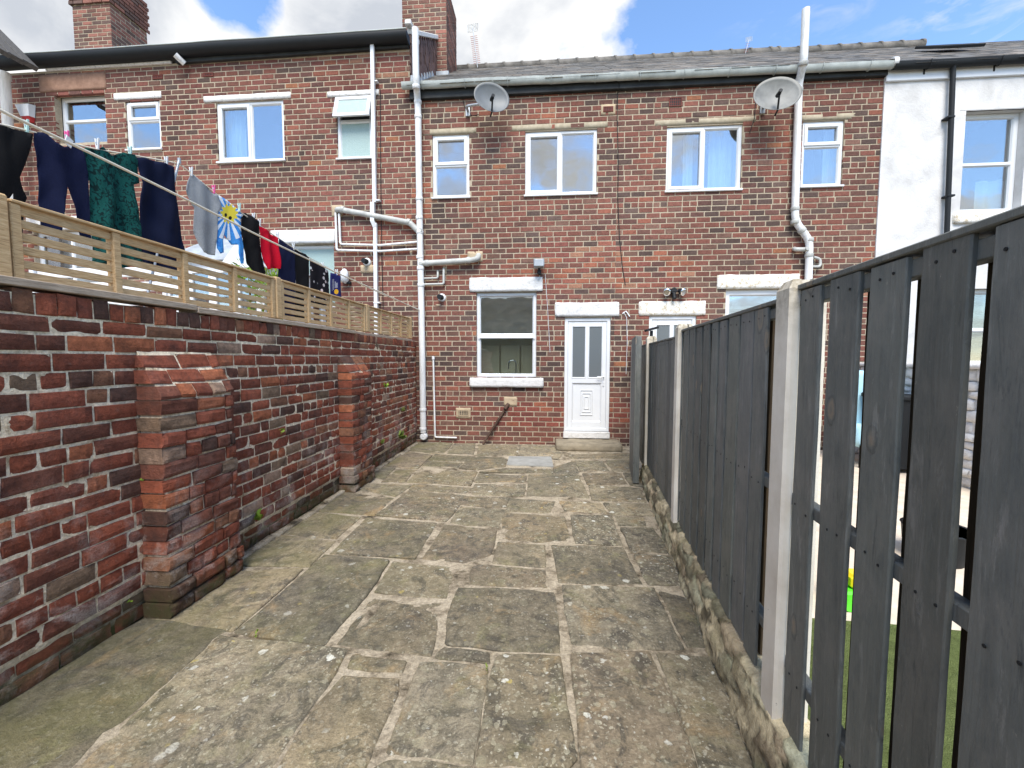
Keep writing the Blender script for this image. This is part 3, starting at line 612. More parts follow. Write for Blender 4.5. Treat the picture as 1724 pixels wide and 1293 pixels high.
a = F(80, 116); b = F(290, 103); mb = MB(); mb.obox((a+b)/2+V((0, -.02, -.02)), V(((b.x-a.x)/2, 0, (b.z-a.z)/2)), V((0, .02, 0)), V((0, 0, .035)), .004); mb.build('eaves_board', M['glintel'], hl)
p = F(299, 98, 7.3); mb = MB(); mb.tube([p+V((-.03, -.02, .05)), p+V((.04, .1, -.03))], .05, 10); mb.build('overflow_spout', M['pipe'], hl)
# slate-hung cheek between the two roofs
mb = MB(); y = 7.5
while y < 10.6:
    zb = 6.34+(y-7.3)*.711-.1; zt = 7.15+(y-7.36)*.68; z = zb
    while z < zt:
        k = R.uniform(.7, 1.25); o = R.uniform(0, .012); w_ = R.uniform(.1, .16)
        mb.box(XM+.0, XM+.02+o, y+.002, y+w_, z, min(z+.2, zt), 0, 0, (.13*k, .075*k, .062*k, 1)); z += .17
    y += .15
mb.build('slate_cheek', M['slate'], hl, True)
mb = MB(); mb.box(XM-.05, XM+.06, 7.4, 7.9, 7.34, 7.42, 0, .01); S = V((0, 3.2, 2.18)); mb.obox(V((XM+.01, 9.1, 8.37)), S*.5, V((.05, 0, 0)), V((0, -.02, .03)), .008); mb.build('verge_trim', M['glintel'], hl)
mb = MB()
for k in range(8): mb.box(XM+.005, XM+.05, 7.5+k*.19, 7.5+k*.19+.19, 6.42+k*.135, 6.55+k*.135, 0, .004)
mb.build('flashing', M['lead'], hl)
def chimney(roof, x0, x1, y0, y1, z0, z1, zcap=None):
    mb = MB(); z = z0; row = 0
    while z < z1:
        g = 0.0
        if zcap and z > zcap: g = .045
        for O, U, N, Ln in ((V((x0-g, y0-g, 0)), V((1, 0, 0)), V((0, -1, 0)), x1-x0+2*g), (V((x1+g, y0-g, 0)), V((0, 1, 0)), V((1, 0, 0)), y1-y0+2*g), (V((x0-g, y1+g, 0)), V((0, -1, 0)), V((-1, 0, 0)), y1-y0+2*g)):
            u = -.12*(row % 2)
            while u < Ln:
                a, b = max(u+.006, 0.002), min(u+.235, Ln-.002); u += .245
                if b-a < .03: continue
                c = pick([((.16, .08, .062), 3), ((.22, .1, .075), 3), ((.12, .075, .062), 3), ((.28, .12, .09), 1)]); k = R.uniform(.8, 1.2)
                brick(mb, O, U, N, a, b, z+.006, z+.08, .03, (c[0]*k, c[1]*k, c[2]*k, 1))
        z += COURSE; row += 1
    mb.box(x0+.005, x1-.005, y0+.005, y1-.005, z0, z1, 1)
    return mb.build('chimney', [M['brick'], M['mortar']], roof, True)
chimney(rl, -11.25, -10.28, 9.5, 10.42, 7.6, 10.6, 9.84)
chimney(rl, -3.17, -2.19, 9.3, 10.32, 7.3, 9.6)
mb = MB(); mb.box(-2.5, -2.13, 9.2, 9.3, 7.62, 7.74, 0, .01); mb.build('chimney_flashing', M['lead'], roofs[0])
# ------------------------------------------------------------------ pipes
def on(x, y, out=.08): p = F(x, y, D-out); return p
def collars(parent, ps, r, m, ln=.06):
    for p, d in ps:
        d = V(d).normalized(); mb = MB(); mb.tube([p-d*ln/2, p-d*ln/2+d*.006, p+d*ln/2-d*.006, p+d*ln/2], [r-.004, r, r, r-.004], 16); mb.build('pipe_collar', M[m], parent)
RS = .056
pts = [F(699, 48, YG-.14), F(700.5, 138, YG-.14), on(703, 166), on(704, 190), on(706, 340), on(711, 600), on(712.5, 728)]
mb = MB(); mb.tube(fillet(pts, .12), RS, 16); sp = mb.build('soil_pipe', M['pipe'], hm); sp['label'] = 'tall white soil pipe with branches down to the corner'
collars(sp, [(F(700.5, 146, YG-.12), (0, .3, -1)), (on(703.5, 172), (0, 0, 1)), (on(704, 197), (0, 0, 1)), (on(706, 367), (0, 0, 1)), (on(707, 391), (0, 0, 1)), (on(707, 433), (0, 0, 1)), (on(708, 452), (0, 0, 1)), (on(706, 335), (0, 0, 1)), (on(709, 480), (0, 0, 1)), (on(712, 690), (0, 0, 1)), (on(712, 722), (0, 0, 1))], RS+.009, 'pipe')
def branch(parent, pts, r, m='pipe', name='branch_pipe', fl=.06):
    mb = MB(); mb.tube(fillet(pts, fl), r, 14); return mb.build(name, M[m], parent)
branch(sp, [on(568, 357, -.02), on(568, 352, .08), on(690, 375, .08), on(705, 390, .08)], .05, 'pipegrey')
branch(sp, [on(806, 430, -.02), on(803, 436, .09), on(795, 438, .09), on(707, 444, .08)], .05, 'pipegrey')
branch(sp, [on(565, 358, .05), on(567, 421, .05), on(640, 423, .05), on(706, 419, .05)], .02, 'pipe', 'waste_pipe', .04); branch(sp, [on(571, 360, .05), on(573, 411, .05), on(640, 413, .05), on(706, 407, .05)], .02, 'pipe', 'waste_pipe', .04)
branch(sp, [on(737, 456, -.01), on(737, 460, .05), on(737, 468, .05), on(710, 469, .06)], .018, 'pipegrey', 'waste_pipe', .03)
branch(sp, [on(747, 452, -.01), on(747, 455, .05), on(747, 478, .05), on(710, 479, .06)], .02, 'pipegrey', 'waste_pipe', .03)
collars(sp, [(on(577, 353), (1, 0, -.2)), (on(688, 374), (1, 0, -.2)), (on(719, 443), (1, 0, 0)), (on(789, 438), (1, 0, 0))], .058, 'pipegrey')
mb = MB(); c = on(713, 735, .1); mb.tube([c+V((0, .06, 0)), c+V((0, -.02, 0)), c+V((0, -.025, 0))], [.065, .065, .05], 18); mb.tube([c+V((0, -.02, 0)), c+V((0, -.032, 0))], .016, 10); mb.build('rodding_eye', M['pipe'], sp)
for y in (387, 443): mb = MB(); c = on(707.5, y, .14); mb.tube([c, c+V((0, .05, 0))], .03, 14); mb.build('access_cap', M['pipegrey'], sp)
for q in ((787, 423, 813, 441), (745, 448, 752, 462), (558, 345, 577, 365)): lintel(hm if q[0] > 700 else hl, rect(*q), 'cement', .004, .004, 'cement_patch')
branch(hm, [on(729.5, 604, .04), on(732.5, 736, .04), on(769, 737, .04)], .016, 'pipe', 'overflow_pipe', .03)
mb = MB(); c = on(729.5, 605, .04); mb.tube([c, c+V((0, 0, .06))], .026, 10); mb.build('pipe_cap', M['pipe'], hm)
mb = MB(); mb.tube([on(856, 680, .0), G(813, 748, .0)], .022, 10); mb.tube([on(856, 680, .0), on(850, 689, .06)], .032, 10); tag(mb.build('iron_pipe', M['rust']), 'rusty iron pipe slanting from the wall to the paving', 'pipe')
lintel(hm, rect(848, 668, 871, 684), 'cement', .004, .004, 'cement_patch')
# white square downpipe of the left house
sq = MB(); ph = math.pi/4
sq.tube([on(627, 73, .09), on(631, 341, .05)], .043, 4, True, 0, ph, False); sq.tube([on(627.5, 341, .075), on(627.5, 372, .075), on(632, 382, .05)], .05, 4, True, 0, ph, False); sq.tube([on(632, 376, .05), on(634.5, 640, .05)], .043, 4, True, 0, ph, False)
dp = sq.build('downpipe', M['upvc'], hl)
for y in (138, 338, 510): mb = MB(); c = on(630 if y < 300 else 634, y, .05); mb.box(c.x-.05, c.x+.07, D-.085, D, c.z-.012, c.z+.012, 0, .004); mb.build('pipe_clip', M['upvc'], dp)
# right soil pipe
pts = [F(1357, 15, YG-.14), F(1353, 105, YG-.14), on(1345, 138), on(1339, 340), on(1338.5, 372), on(1363, 405), on(1361, 480), on(1360, 520)]
mb = MB(); mb.tube(fillet(pts, .12), RS, 16); s2 = mb.build('soil_pipe', M['pipe'], hn); s2['label'] = 'white soil pipe with a grey swan-neck rising above the gutter'
collars(s2, [(F(1352.5, 107, YG-.13), (0, .3, -1)), (on(1345, 136), (0, 0, 1)), (on(1344.5, 152), (0, 0, 1)), (on(1338.5, 352), (0, 0, 1)), (on(1338.5, 374), (0, 0, 1)), (on(1350, 388), (1, 0, -1.2)), (on(1362.5, 404), (0, 0, 1)), (on(1362, 430), (0, 0, 1))], RS+.009, 'pipegrey')
branch(s2, [on(1337, 419, -.01), on(1339, 420, .08), on(1360, 420, .08)], .035, 'pipegrey'); branch(s2, [on(1362, 449, .08), on(1381, 449, .06), on(1381, 436, .05), on(1370, 433, .05)], .022, 'pipegrey', 'waste_pipe', .05)
mb = MB(); c = on(1360, 418, .14); mb.tube([c, c+V((0, .05, 0))], .028, 14); mb.build('access_cap', M['pipegrey'], s2)
# black downpipe on the rendered house
mb = MB(); mb.tube(fillet([F(1605, 108, YG), on(1604.5, 120, .1), on(1594, 396, .1), on(1588, 640, .1)], .05), .036, 12); bd = mb.build('downpipe', M['black'], hr)
for y in (198, 330): mb = MB(); c = on(1599, y, .1); mb.box(c.x-.06, c.x+.05, D-.14, D-.02, c.z-.015, c.z+.015, 0, .004); mb.build('pipe_clip', M['black'], bd)
mb = MB(); c = F(8, 134, 7.2); d_ = F(8, 300, 7.2); mb.tube([V((c.x, 7.2, 0)), V((c.x, 7.2, c.z)), V((c.x, 7.2, c.z+.01)), V((c.x, 7.2, c.z+.12))], [.075, .075, .09, .09], 14); mb.build('downpipe', M['pipe'], hl)
# dark cable down the party line, small cables
def cable(h, pts, r, m, name='cable'): mb = MB(); mb.tube([on(x, y, .012) for x, y in pts], r, 6); return mb.build(name, M[m], h)
cable(hm, [(1038, 130), (1040, 152), (1039, 185), (1040, 230), (1041, 290), (1040, 330), (1043, 400), (1048, 450), (1053, 480)], .006, 'black'); cable(hm, [(775, 132), (777, 160), (784, 185), (795, 195), (806, 193)], .006, 'black')
cable(hm, [(918, 462), (922, 520), (926, 593)], .004, 'upvc'); cable(hm, [(1050, 525), (1055, 535), (1056, 575), (1054, 630)], .005, 'upvc'); cable(hm, [(1048, 528), (1054, 524), (1060, 533)], .012, 'upvc', 'cable_knot')
cable(hl, [(640, 150), (641, 300), (643, 440), (645, 520)], .006, 'black'); cable(hn, [(1272, 138), (1273, 165), (1270, 200), (1262, 224)], .005, 'black')
for x, y, h in ((618, 441, hl), (744, 501, hm)):
    p = F(x, y); mb = MB(); mb.tube([p+V((0, .01, 0)), p+V((0, -.02, 0)), p+V((0, -.025, 0))], [.075, .07, .05], 18); mb.tube([p+V((0, -.02, 0)), p+V((-.02, -.12, 0))], .045, 14, True, 1)
    mb.build('flue_outlet', [M['upvc'], M['black']], h)
lintel(hl, rect(607, 446, 630, 460), 'cement', .003, .003, 'cement_patch'); lintel(hm, rect(733, 512, 742, 516), 'cement', .003, .003, 'cement_patch')
# ------------------------------------------------------------------ things fixed on the houses
def dish(px, py, lab, m, tw, w=.36):
    c = F(px, py, D-.32); t_ = empty('satellite_dish', F(px+tw*15, py+15), lab, 'satellite dish', 'satellite dishes on the house fronts')
    ax = V((-.34*tw, -.9, .12 if tw < 0 else .2)).normalized(); ux = V((0, 0, 1)).cross(ax).normalized(); uy = ax.cross(ux)
    mb = MB(); n, k = 9, 40; vs = []
    for side in (0, 1):
        for i in range(n+1):
            for j in range(k):
                a = 2*math.pi*j/k; rr = i/n; p = c+(ux*math.cos(a)*w+uy*math.sin(a)*w*.84)*rr+ax*(.085*rr*rr-.006*side+(.008 if i == n else 0)); vs.append(p)
    B = (n+1)*k; fs = []
    for i in range(n):
        for j in range(k): q = (i*k+j, i*k+(j+1) % k, (i+1)*k+(j+1) % k, (i+1)*k+j); fs.append(q); fs.append(tuple(x+B for x in q[::-1]))
    for j in range(k): fs.append((n*k+j, n*k+(j+1) % k, B+n*k+(j+1) % k, B+n*k+j))
    mb.add(vs, fs, 0, None, True); mb.build('reflector', M[m], t_)
    tip = c+ax*.2-uy*.13-ux*.02; bot = c-uy*w*.8+ax*.06
    mb = MB(); mb.tube([bot-ax*.1, bot, tip], .014, 8); mb.build('feed_arm', M['black'], t_)
    mb = MB(); mb.tube([tip-ax*.0+uy*.03, tip-ax*.07+uy*.05], .03, 12); mb.tube([tip+uy*.03, tip+uy*.03+ax*.06], [.022, .028], 12); mb.build('receiver', M['black'], t_)
    b = F(px-(22 if tw > 0 else 38), py+18); mb = MB(); mb.box(b.x-.04, b.x+.04, D-.03, D, b.z-.09, b.z+.09, 0, .005); mb.tube(fillet([b+V((0, -.02, 0)), b+V((0, -.16, 0)), c-ax*.03], .05), .022, 10); mb.build('wall_bracket', M['steel'], t_)
dish(826, 170, 'grey satellite dish under the gutter near the tall soil pipe', 'dish', -1, .3); dish(1305, 165, 'weathered satellite dish with a yellow stain beside the right-hand soil pipe', 'dishold', .35, .345)
def aerial(base, top, lab, rr, els, sc=1.0):
    t_ = empty('tv_aerial', base, lab, 'tv aerial', 'aerials on the roofs'); d = (top-base)
    mb = MB(); mb.tube([base, top], .012*sc, 8); mb.build('mast', M['steel'], t_)
    mb = MB(); U = V((1, 0, .12)).normalized()
    for k in range(els): p = base+d*(.12+.72*k/els); mb.tube([p-U*.085*sc, p+U*.085*sc], .005*sc, 5)
    mb.build('elements', M['red'] if rr else M['steel'], t_)
    mb = MB(); p = top
    for k in range(7): q = p+V((0, 0, -.09+.03*k))*sc; mb.tube([q-U*.13*sc, q+U*.13*sc], .005*sc, 5)
    for k in range(5): q = p+U*(-.13+.065*k)*sc; mb.tube([q+V((0, 0, -.09))*sc, q+V((0, 0, .09))*sc], .005*sc, 5)
    mb.build('reflector_grid', M['steel'], t_)
aerial(F(804, 114, 10.6), F(796, 47, 10.6), 'tall thin aerial with red rods rising beside the nearer chimney', True, 15)
aerial(F(1255, 90, 10.6), F(1261, 66, 10.6), 'small tilted aerial on the ridge against the blue sky', True, 5, .55)
# flood light, twin spot, alarm box, wall lamp
p = F(908, 452); t_ = empty('floodlight', p, 'small grey floodlight above the kitchen window lintel', 'light')
mb = MB(); mb.rough(p.x-.1, p.x+.09, D-.2, D-.07, p.z-.02, p.z+.13, .05, .006); mb.box(p.x-.085, p.x+.075, D-.206, D-.19, p.z+.0, p.z+.11, 0, .006); mb.build('lamp_housing', M['steel'], t_)
mb = MB(); mb.tube([p+V((0, -.12, -.02)), p+V((0, -.1, -.09)), p+V((0, .0, -.1))], .02, 8); mb.tube([p+V((-.0, -.09, -.11)), p+V((0, -.09, -.05))], .035, 10); mb.build('bracket', M['black'], t_)
p = F(1133, 492); t_ = empty('twin_spotlight', p, 'black twin spotlight with two clear heads above the flaking lintel', 'light')
mb = MB(); mb.tube([p+V((0, 0, .02)), p+V((0, -.07, .02))], .05, 14); mb.tube([p+V((0, -.05, -.02)), p+V((0, -.09, -.12))], [.03, .035], 10); mb.build('mount', M['black'], t_)
for s_ in (-1, 1):
    q = p+V((s_*.12, -.09, 0)); mb = MB(); dd = V((s_*.45, -.8, -.35)).normalized(); mb.tube([q-dd*.07, q-dd*.02, q+dd*.04], [.03, .05, .065], 16); mb.tube([p+V((0, -.06, .01)), q-dd*.04], .014, 8); o = mb.build('lamp_head', M['black'], t_)
    mb = MB(); mb.tube([q+dd*.041, q+dd*.05, q+dd*.055], [.066, .066, .04], 16); mb.build('lens', M['chrome'], o)
a, b, c, d = rect(36, 179, 62, 208); t_ = empty('alarm_box', ((a+b)/2, D, c), 'white burglar alarm box with red base beside the deep-set window', 'alarm box')
mb = MB(); mb.add([(a, D-.01, d), (b, D-.01, d), (b-.03, D-.01, c+.09), (a+.08, D-.01, c+.09), (a+.02, D-.11, d-.02), (b-.02, D-.11, d-.02), (b-.05, D-.09, c+.09), (a+.1, D-.09, c+.09)], [(4, 7, 6, 5), (0, 4, 5, 1), (0, 3, 7, 4), (1, 5, 6, 2), (3, 2, 6, 7)]); mb.build('cover', M['upvc'], t_)
mb = MB(); mb.add([(a+.1, D-.09, c+.088), (b-.05, D-.09, c+.088), (b-.07, D-.05, c), (a+.16, D-.05, c), (a+.08, D-.01, c+.088), (b-.03, D-.01, c+.088), (b-.05, D-.01, c), (a+.16, D-.01, c)], [(0, 3, 2, 1), (0, 4, 7, 3), (1, 2, 6, 5), (3, 7, 6, 2)]); mb.build('strobe_lens', M['red'], t_)
p = F(583, 464); t_ = empty('wall_lamp', p, 'small white wall lamp below the round flue on the left house', 'light'); mb = MB(); mb.tube([p+V((0, -.02, -.12)), p+V((0, -.06, -.1)), p+V((0, -.07, .05)), p+V((0, -.05, .1))], [.04, .075, .07, .03], 14); mb.build('lamp_shade', M['upvc'], t_)
mb = MB(); mb.box(p.x+.02, p.x+.1, D-.06, D, p.z-.16, p.z-.11, 0, .01); mb.build('bracket', M['black'], t_)
# ------------------------------------------------------------------ ground and flagstones
mb = MB(); mb.add([(-80, -80, -.06), (80, -80, -.06), (80, 80, -.06), (-80, 80, -.06)], [(0, 1, 2, 3)]); tag(mb.build('ground', M['earth']), kind='structure')
mb = MB(); n = 90; vs = []
X0, X1, Y0, Y1 = -2.7, 1.75, -5.5, 7.6
for j in range(n*2+1):
    for i in range(n+1):
        x, y = X0+(X1-X0)*i/n, Y0+(Y1-Y0)*j/(n*2); vs.append((x, y, -.009+.013*noise.noise(V((x*2.3, y*2.3, 3)))+.006*noise.noise(V((x*9, y*9, 7)))))
mb.add(vs, [(j*(n+1)+i, j*(n+1)+i+1, (j+1)*(n+1)+i+1, (j+1)*(n+1)+i) for j in range(n*2) for i in range(n)], 0, None, True)
tag(mb.build('yard_ground', M['joint']), kind='structure')
SL = '''-260,1293 0,1186 120,1110 244,1041 380,1053 384,1061 371,1067 253,1172 122,1290 8,1400 -420,1400
244,1039 262,1020 330,990 397,962 511,957 497,971 393,1061 320,1052
392,950 470,899 564,910 521,953
468,897 523,861 606,871 566,906
525,859 560,824 664,837 629,867
594,824 614,812 691,817 666,835
617,799 631,786 665,788 646,806
668,790 702,791 692,798 661,797
659,799 691,799 682,811 644,810
633,783 671,758 727,766 702,789
667,755 694,741 762,746 748,763 728,764
392,1072 548,1087 584,1091 566,1129 532,1179 459,1290 392,1394 10,1396 124,1293 254,1174 371,1069
397,1062 521,959 547,933 655,944 618,1001 548,1083 486,1076
556,930 617,871 735,881 698,940
635,867 689,826 785,834 751,878
690,824 697,815 792,820 786,831
686,811 709,787 803,794 791,817
711,784 718,777 778,779 770,786
722,774 733,764 800,768 790,777
577,1134 671,1143 669,1170 616,1290 568,1392 398,1394 463,1293 534,1182
593,1099 685,1112 675,1132 585,1122
567,1084 625,1003 749,1015 725,1104 656,1093
633,995 661,945 773,953 753,1009
712,938 749,884 837,893 825,933 785,947 735,943
756,879 776,852 851,858 838,888
776,848 785,835 856,838 851,854
806,797 885,801 884,811 801,811
799,813 884,815 881,834 791,832
709,1113 762,1114 821,1122 819,1150 798,1281 725,1271 651,1267 669,1213 697,1137
650,1281 720,1280 789,1289 780,1395 572,1394 616,1300
738,1096 748,1088 822,1097 823,1113 733,1107
772,989 850,990 934,995 939,1040 943,1098 850,1092 750,1083 757,1030
829,1117 834,1103 850,1097 943,1105 955,1190 972,1270 960,1287 801,1282 821,1150
803,1291 960,1296 968,1398 785,1396
795,953 812,950 917,957 920,989 850,985 794,982 789,968
838,912 917,918 917,953 831,947
844,867 854,863 950,870 961,914 905,911 844,906
858,838 937,843 924,861 851,861
890,799 973,799 992,838 887,835
960,1100 1092,1098 1130,1175 1176,1290 1215,1396 990,1396 978,1268
947,985 1100,991 1150,1090 1050,1091 963,1082 952,1030
930,918 1048,921 1080,983 942,980
962,866 1030,867 1047,917 968,915
942,843 1012,846 1019,862 953,860
1017,846 1091,849 1101,867 1030,865
1035,868 1084,871 1088,885 1042,884
1046,889 1099,889 1131,928 1064,928
1069,934 1138,935 1151,983 1090,984
1108,994 1169,1007 1210,1087 1155,1087
1104,1098 1221,1107 1288,1290 1330,1396 1222,1396 1180,1290
992,817 1076,821 1087,846 998,841
980,796 1045,796 1056,815 989,814
1049,796 1069,798 1085,820 1060,816
968,775 1015,776 1026,793 977,792
1020,775 1059,773 1068,795 1030,793
949,765 1058,762 1062,771 967,772
751,764 765,747 800,747 797,764
803,766 806,748 870,750 872,766
876,767 874,750 932,751 946,764 938,773 929,766
784,777 806,768 853,769 850,785 806,790 773,788
932,787 966,776 975,796 934,797
853,788 930,789 931,797 890,796 807,795'''
STINT = [(.21, .178, .128), (.225, .195, .138), (.175, .155, .118), (.25, .208, .145), (.195, .176, .13), (.225, .178, .132), (.16, .148, .12), (.24, .192, .128)]
def flag(mb, pts, tint, zc=0.0):
    cen = sum(pts, V((0, 0, 0)))/len(pts); pts = [p+(p-cen).normalized()*max(.001, min(.014, .004+(cen.y-1.5)*.004)) for p in pts]; tx, ty = R.uniform(-.009, .009), R.uniform(-.009, .009); out = []
    n = len(pts)
    # cut the corners a little, then break the edges up
    q = []
    for i in range(n):
        a, b, c = pts[i-1], pts[i], pts[(i+1) % n]
        for o in (a, c): d = o-b; q.append(b+d.normalized()*min(R.uniform(.004, .013), d.length*.3))
    for i in range(len(q)):
        a, b = q[i], q[(i+1) % len(q)]; L = (b-a).length; k = max(1, int(L/.03))
        for s_ in range(k): p = a.lerp(b, s_/k); nn = noise.noise_vector(p*5)*.009+noise.noise_vector(p*20)*.005+noise.noise_vector(p*48)*.003; out.append(V((p.x+nn.x, p.y+nn.y, 0)))
    m = len(out); zf = lambda p: zc+tx*(p.x-cen.x)*2+ty*(p.y-cen.y)*2
    vs = []
    for d, dz in ((0, -.05), (0, -.009), (.006, -.002), (.016, .001), (.05, .002)):
        for i in range(m):
            p = out[i]; a, b = out[i-1], out[(i+1) % m]; t_ = (b-a).normalized(); nn = V((-t_.y, t_.x, 0)); dd = min(d, (cen-p).length*.3)
            if nn.dot(cen-p) < 0: nn = -nn
            r_ = p+nn*dd; vs.append(V((r_.x, r_.y, zf(r_)+dz+noise.noise(r_*6)*.003+noise.noise(r_*19)*.0018)))
    fs = [(k*m+i, k*m+(i+1) % m, (k+1)*m+(i+1) % m, (k+1)*m+i) for k in range(4) for i in range(m)]
    # orientation
    ar = sum(out[i].x*out[(i+1) % m].y-out[(i+1) % m].x*out[i].y for i in range(m))
    fs.append([4*m+i for i in range(m)])
    if ar < 0: fs = [tuple(f)[::-1] for f in fs]
    mb.add(vs, fs, 0, tint, False)
mb = MB()
for ln in SL.split('\n'):
    pts = [G(*map(float, p.split(','))) for p in ln.split()]
    c = R.choice(STINT); k = R.uniform(.9, 1.12); flag(mb, pts, (c[0]*k, c[1]*k, c[2]*k, R.random()), R.uniform(-.004, .006))
y = .72      # the rest of the yard, behind the camera
while y > -5.4:
    x = -2.5; h = R.uniform(.5, .8)
    while x < .85:
        w_ = R.uniform(.5, 1.0); pts = [V((x+.012, y-h+.012, 0)), V((x+w_-.012, y-h+.012, 0)), V((x+w_-.012, y-.012, 0)), V((x+.012, y-.012, 0))]
        c = R.choice(STINT); flag(mb, pts, (*c, R.random())); x += w_
    y -= h
tag(mb.build('paving', M['slab'], None, True), kind='structure')
mb = MB(); pts = [G(857, 768.5), G(928, 769), G(932, 785), G(853, 782)]; cz = V((0, 0, .004))
c4 = sum(pts, V((0, 0, 0)))/4; vs = [p+V((0, 0, -.02)) for p in pts]+[p+cz for p in pts]+[p.lerp(c4, .03)+cz*1.6 for p in pts]
mb.add(vs, [(0, 3, 7, 4), (0, 4, 5, 1), (1, 5, 6, 2), (2, 6, 7, 3), (4, 8, 9, 5), (5, 9, 10, 6), (6, 10, 11, 7), (7, 11, 8, 4), (8, 11, 10, 9)])
for k in (0, 1): p = pts[k].lerp(c4, .12); mb.box(p.x-.012, p.x+.012, p.y-.02, p.y+.0, .004, .012)
tag(mb.build('drain_cover', M['cover']), 'flat grey drain cover let into the paving near the door', 'drain cover')
# ------------------------------------------------------------------ left brick boundary wall with two buttresses
XW = -2.372; WT = 1.865
YPAL = [((.265, .075, .04), 28), ((.22, .064, .037), 26), ((.16, .058, .037), 20), ((.1, .05, .036), 7), ((.33, .11, .052), 7), ((.24, .11, .062), 10), ((.19, .125, .08), 4), ((.32, .21, .145), 3)]
def ytint(z): 
    c = pick(YPAL); k = R.uniform(.8, 1.2); return (c[0]*k, c[1]*k, c[2]*k, R.random())
bw = empty('brick_boundary_wall', (XW-.11, 2.4, 0), 'old dark red brick wall along the left of the yard under the trellis', 'brick wall')
CH = .0925
def yard_rows(mb, O, U, N, Ln, z0, z1, seedrow=0, back=.1, off=None, skip=None, nu=6, nv=3, amp=.007, jit=.004):
    z = z0; row = seedrow
    while z < z1-.03:
        v1 = min(z+CH, z1); hd = row % 4 == 1; u = -R.uniform(0, .22)
        while u < Ln:
            L = (.118 if hd and R.random() < .85 else (.24 if R.random() < .88 else .118))*R.uniform(.94, 1.06)
            if Ln-(u+L) < .07: L = Ln-u+.006
            a, b = max(u+.005, 0), min(u+L-.005, Ln); u += L
            if b-a < .03 or (skip and skip((a+b)/2, z)): continue
            far = (O+U*a).y > 4.2; j = R.uniform(-.004, .004)
            brick(mb, O, U, N, a, b, z+R.uniform(.0045, .008), v1-R.uniform(.0045, .008)+j, back, ytint(z), R.uniform(.003, .006), max(2, (nu if b-a > .15 else nu//2) if not far else 3), nv if not far else 2, amp, off, 0, jit)
        z += CH; row += 1
YA, YB = -3.2, 7.47
mb = MB(); U = V((0, -1, 0)); N = V((1, 0, 0)); O = V((XW, YB, 0)); LW = YB-YA
yard_rows(mb, O, U, N, LW, .19, WT-.115)
yard_rows(mb, V((XW-.018, YB, 0)), U, N, LW, 0.0, .19, 2)      # the foot of the wall is set back a little
u = 0   # brick-on-edge course along the top
while u < LW:
    L = R.uniform(.075, .1)*(1.5 if R.random() < .06 else 1); a, b = u+.003, u+L-.003; u += L
    brick(mb, V((XW+.004, YB, 0)), U, N, a, b, WT-.11, WT-R.uniform(.002, .02), .2, ytint(1.8), .005, 3, 4, .006, None, 0, .004)
# bed of mortar, rough, a little behind the faces
n1, n2 = 300, 50; vs = []
for j in range(n2+1):
    for i in range(n1+1):
        zz = (WT-.02)*j/n2; yy = YB-LW*i/n1; xx = XW-.0085+.004*noise.noise(V((yy*9, zz*14, 1)))+.004*noise.noise(V((yy*40, zz*40, 1)))+(-.018 if zz < .18 else 0); vs.append((xx, yy, zz))
mb.add(vs, [(j*(n1+1)+i, j*(n1+1)+i+1, (j+1)*(n1+1)+i+1, (j+1)*(n1+1)+i) for j in range(n2) for i in range(n1)], 1, None, True)
mb.box(XW-.225, XW-.045, YA, YB, -.02, WT-.012, 1)
mb.build('wall', [M['ybrick'], M['ymortar']], bw, True)
for ya, yb, zs, zt, pr, lab in ((2.22, 2.79, 1.33, 1.60, .155, None), (4.58, 5.12, 1.36, 1.58, .165, None)):
    mb = MB(); off = lambda v, zs=zs, zt=zt, pr=pr: 0 if v < zs else pr*.94*min(1, (v-zs)/(zt-zs))
    yard_rows(mb, V((XW+pr, yb, 0)), V((0, -1, 0)), V((1, 0, 0)), yb-ya, .19, zt, 1, pr+.02, off, None, 7, 5, .010, .007)
    z = .0
    mb2 = MB(); yard_rows(mb, V((XW+pr+.022, yb+.01, 0)), V((0, -1, 0)), V((1, 0, 0)), yb-ya+.025, 0, .19, 0, pr+.03, None, None, 7, 5, .014, .008)
    ic = .017; mb.add([(XW, yb-ic, 0), (XW+pr-ic, yb-ic, 0), (XW+pr-ic, yb-ic, zs), (XW, yb-ic, zt-.01), (XW, ya+ic, 0), (XW+pr-ic, ya+ic, 0), (XW+pr-ic, ya+ic, zs), (XW, ya+ic, zt-.01)], [(4, 5, 6, 7), (5, 1, 2, 6), (6, 2, 3, 7), (1, 0, 3, 2)], 1)
    mb.build('buttress', [M['ybrick'], M['ymortar']], bw, True)
# cement haunch along the foot of the wall
mb = MB(); y = 2.85
while y < 7.3:
    l = R.uniform(.25, .5)
    if not 4.5 < y+l/2 < 5.2: mb.rough(XW-.0, XW+.055+R.uniform(0, .03), y, min(y+l-.004, 7.35), -.02, .015+R.uniform(0, .014), .05, .008)
    y += l
mb.build('mortar_fillet', M['joint'], bw)
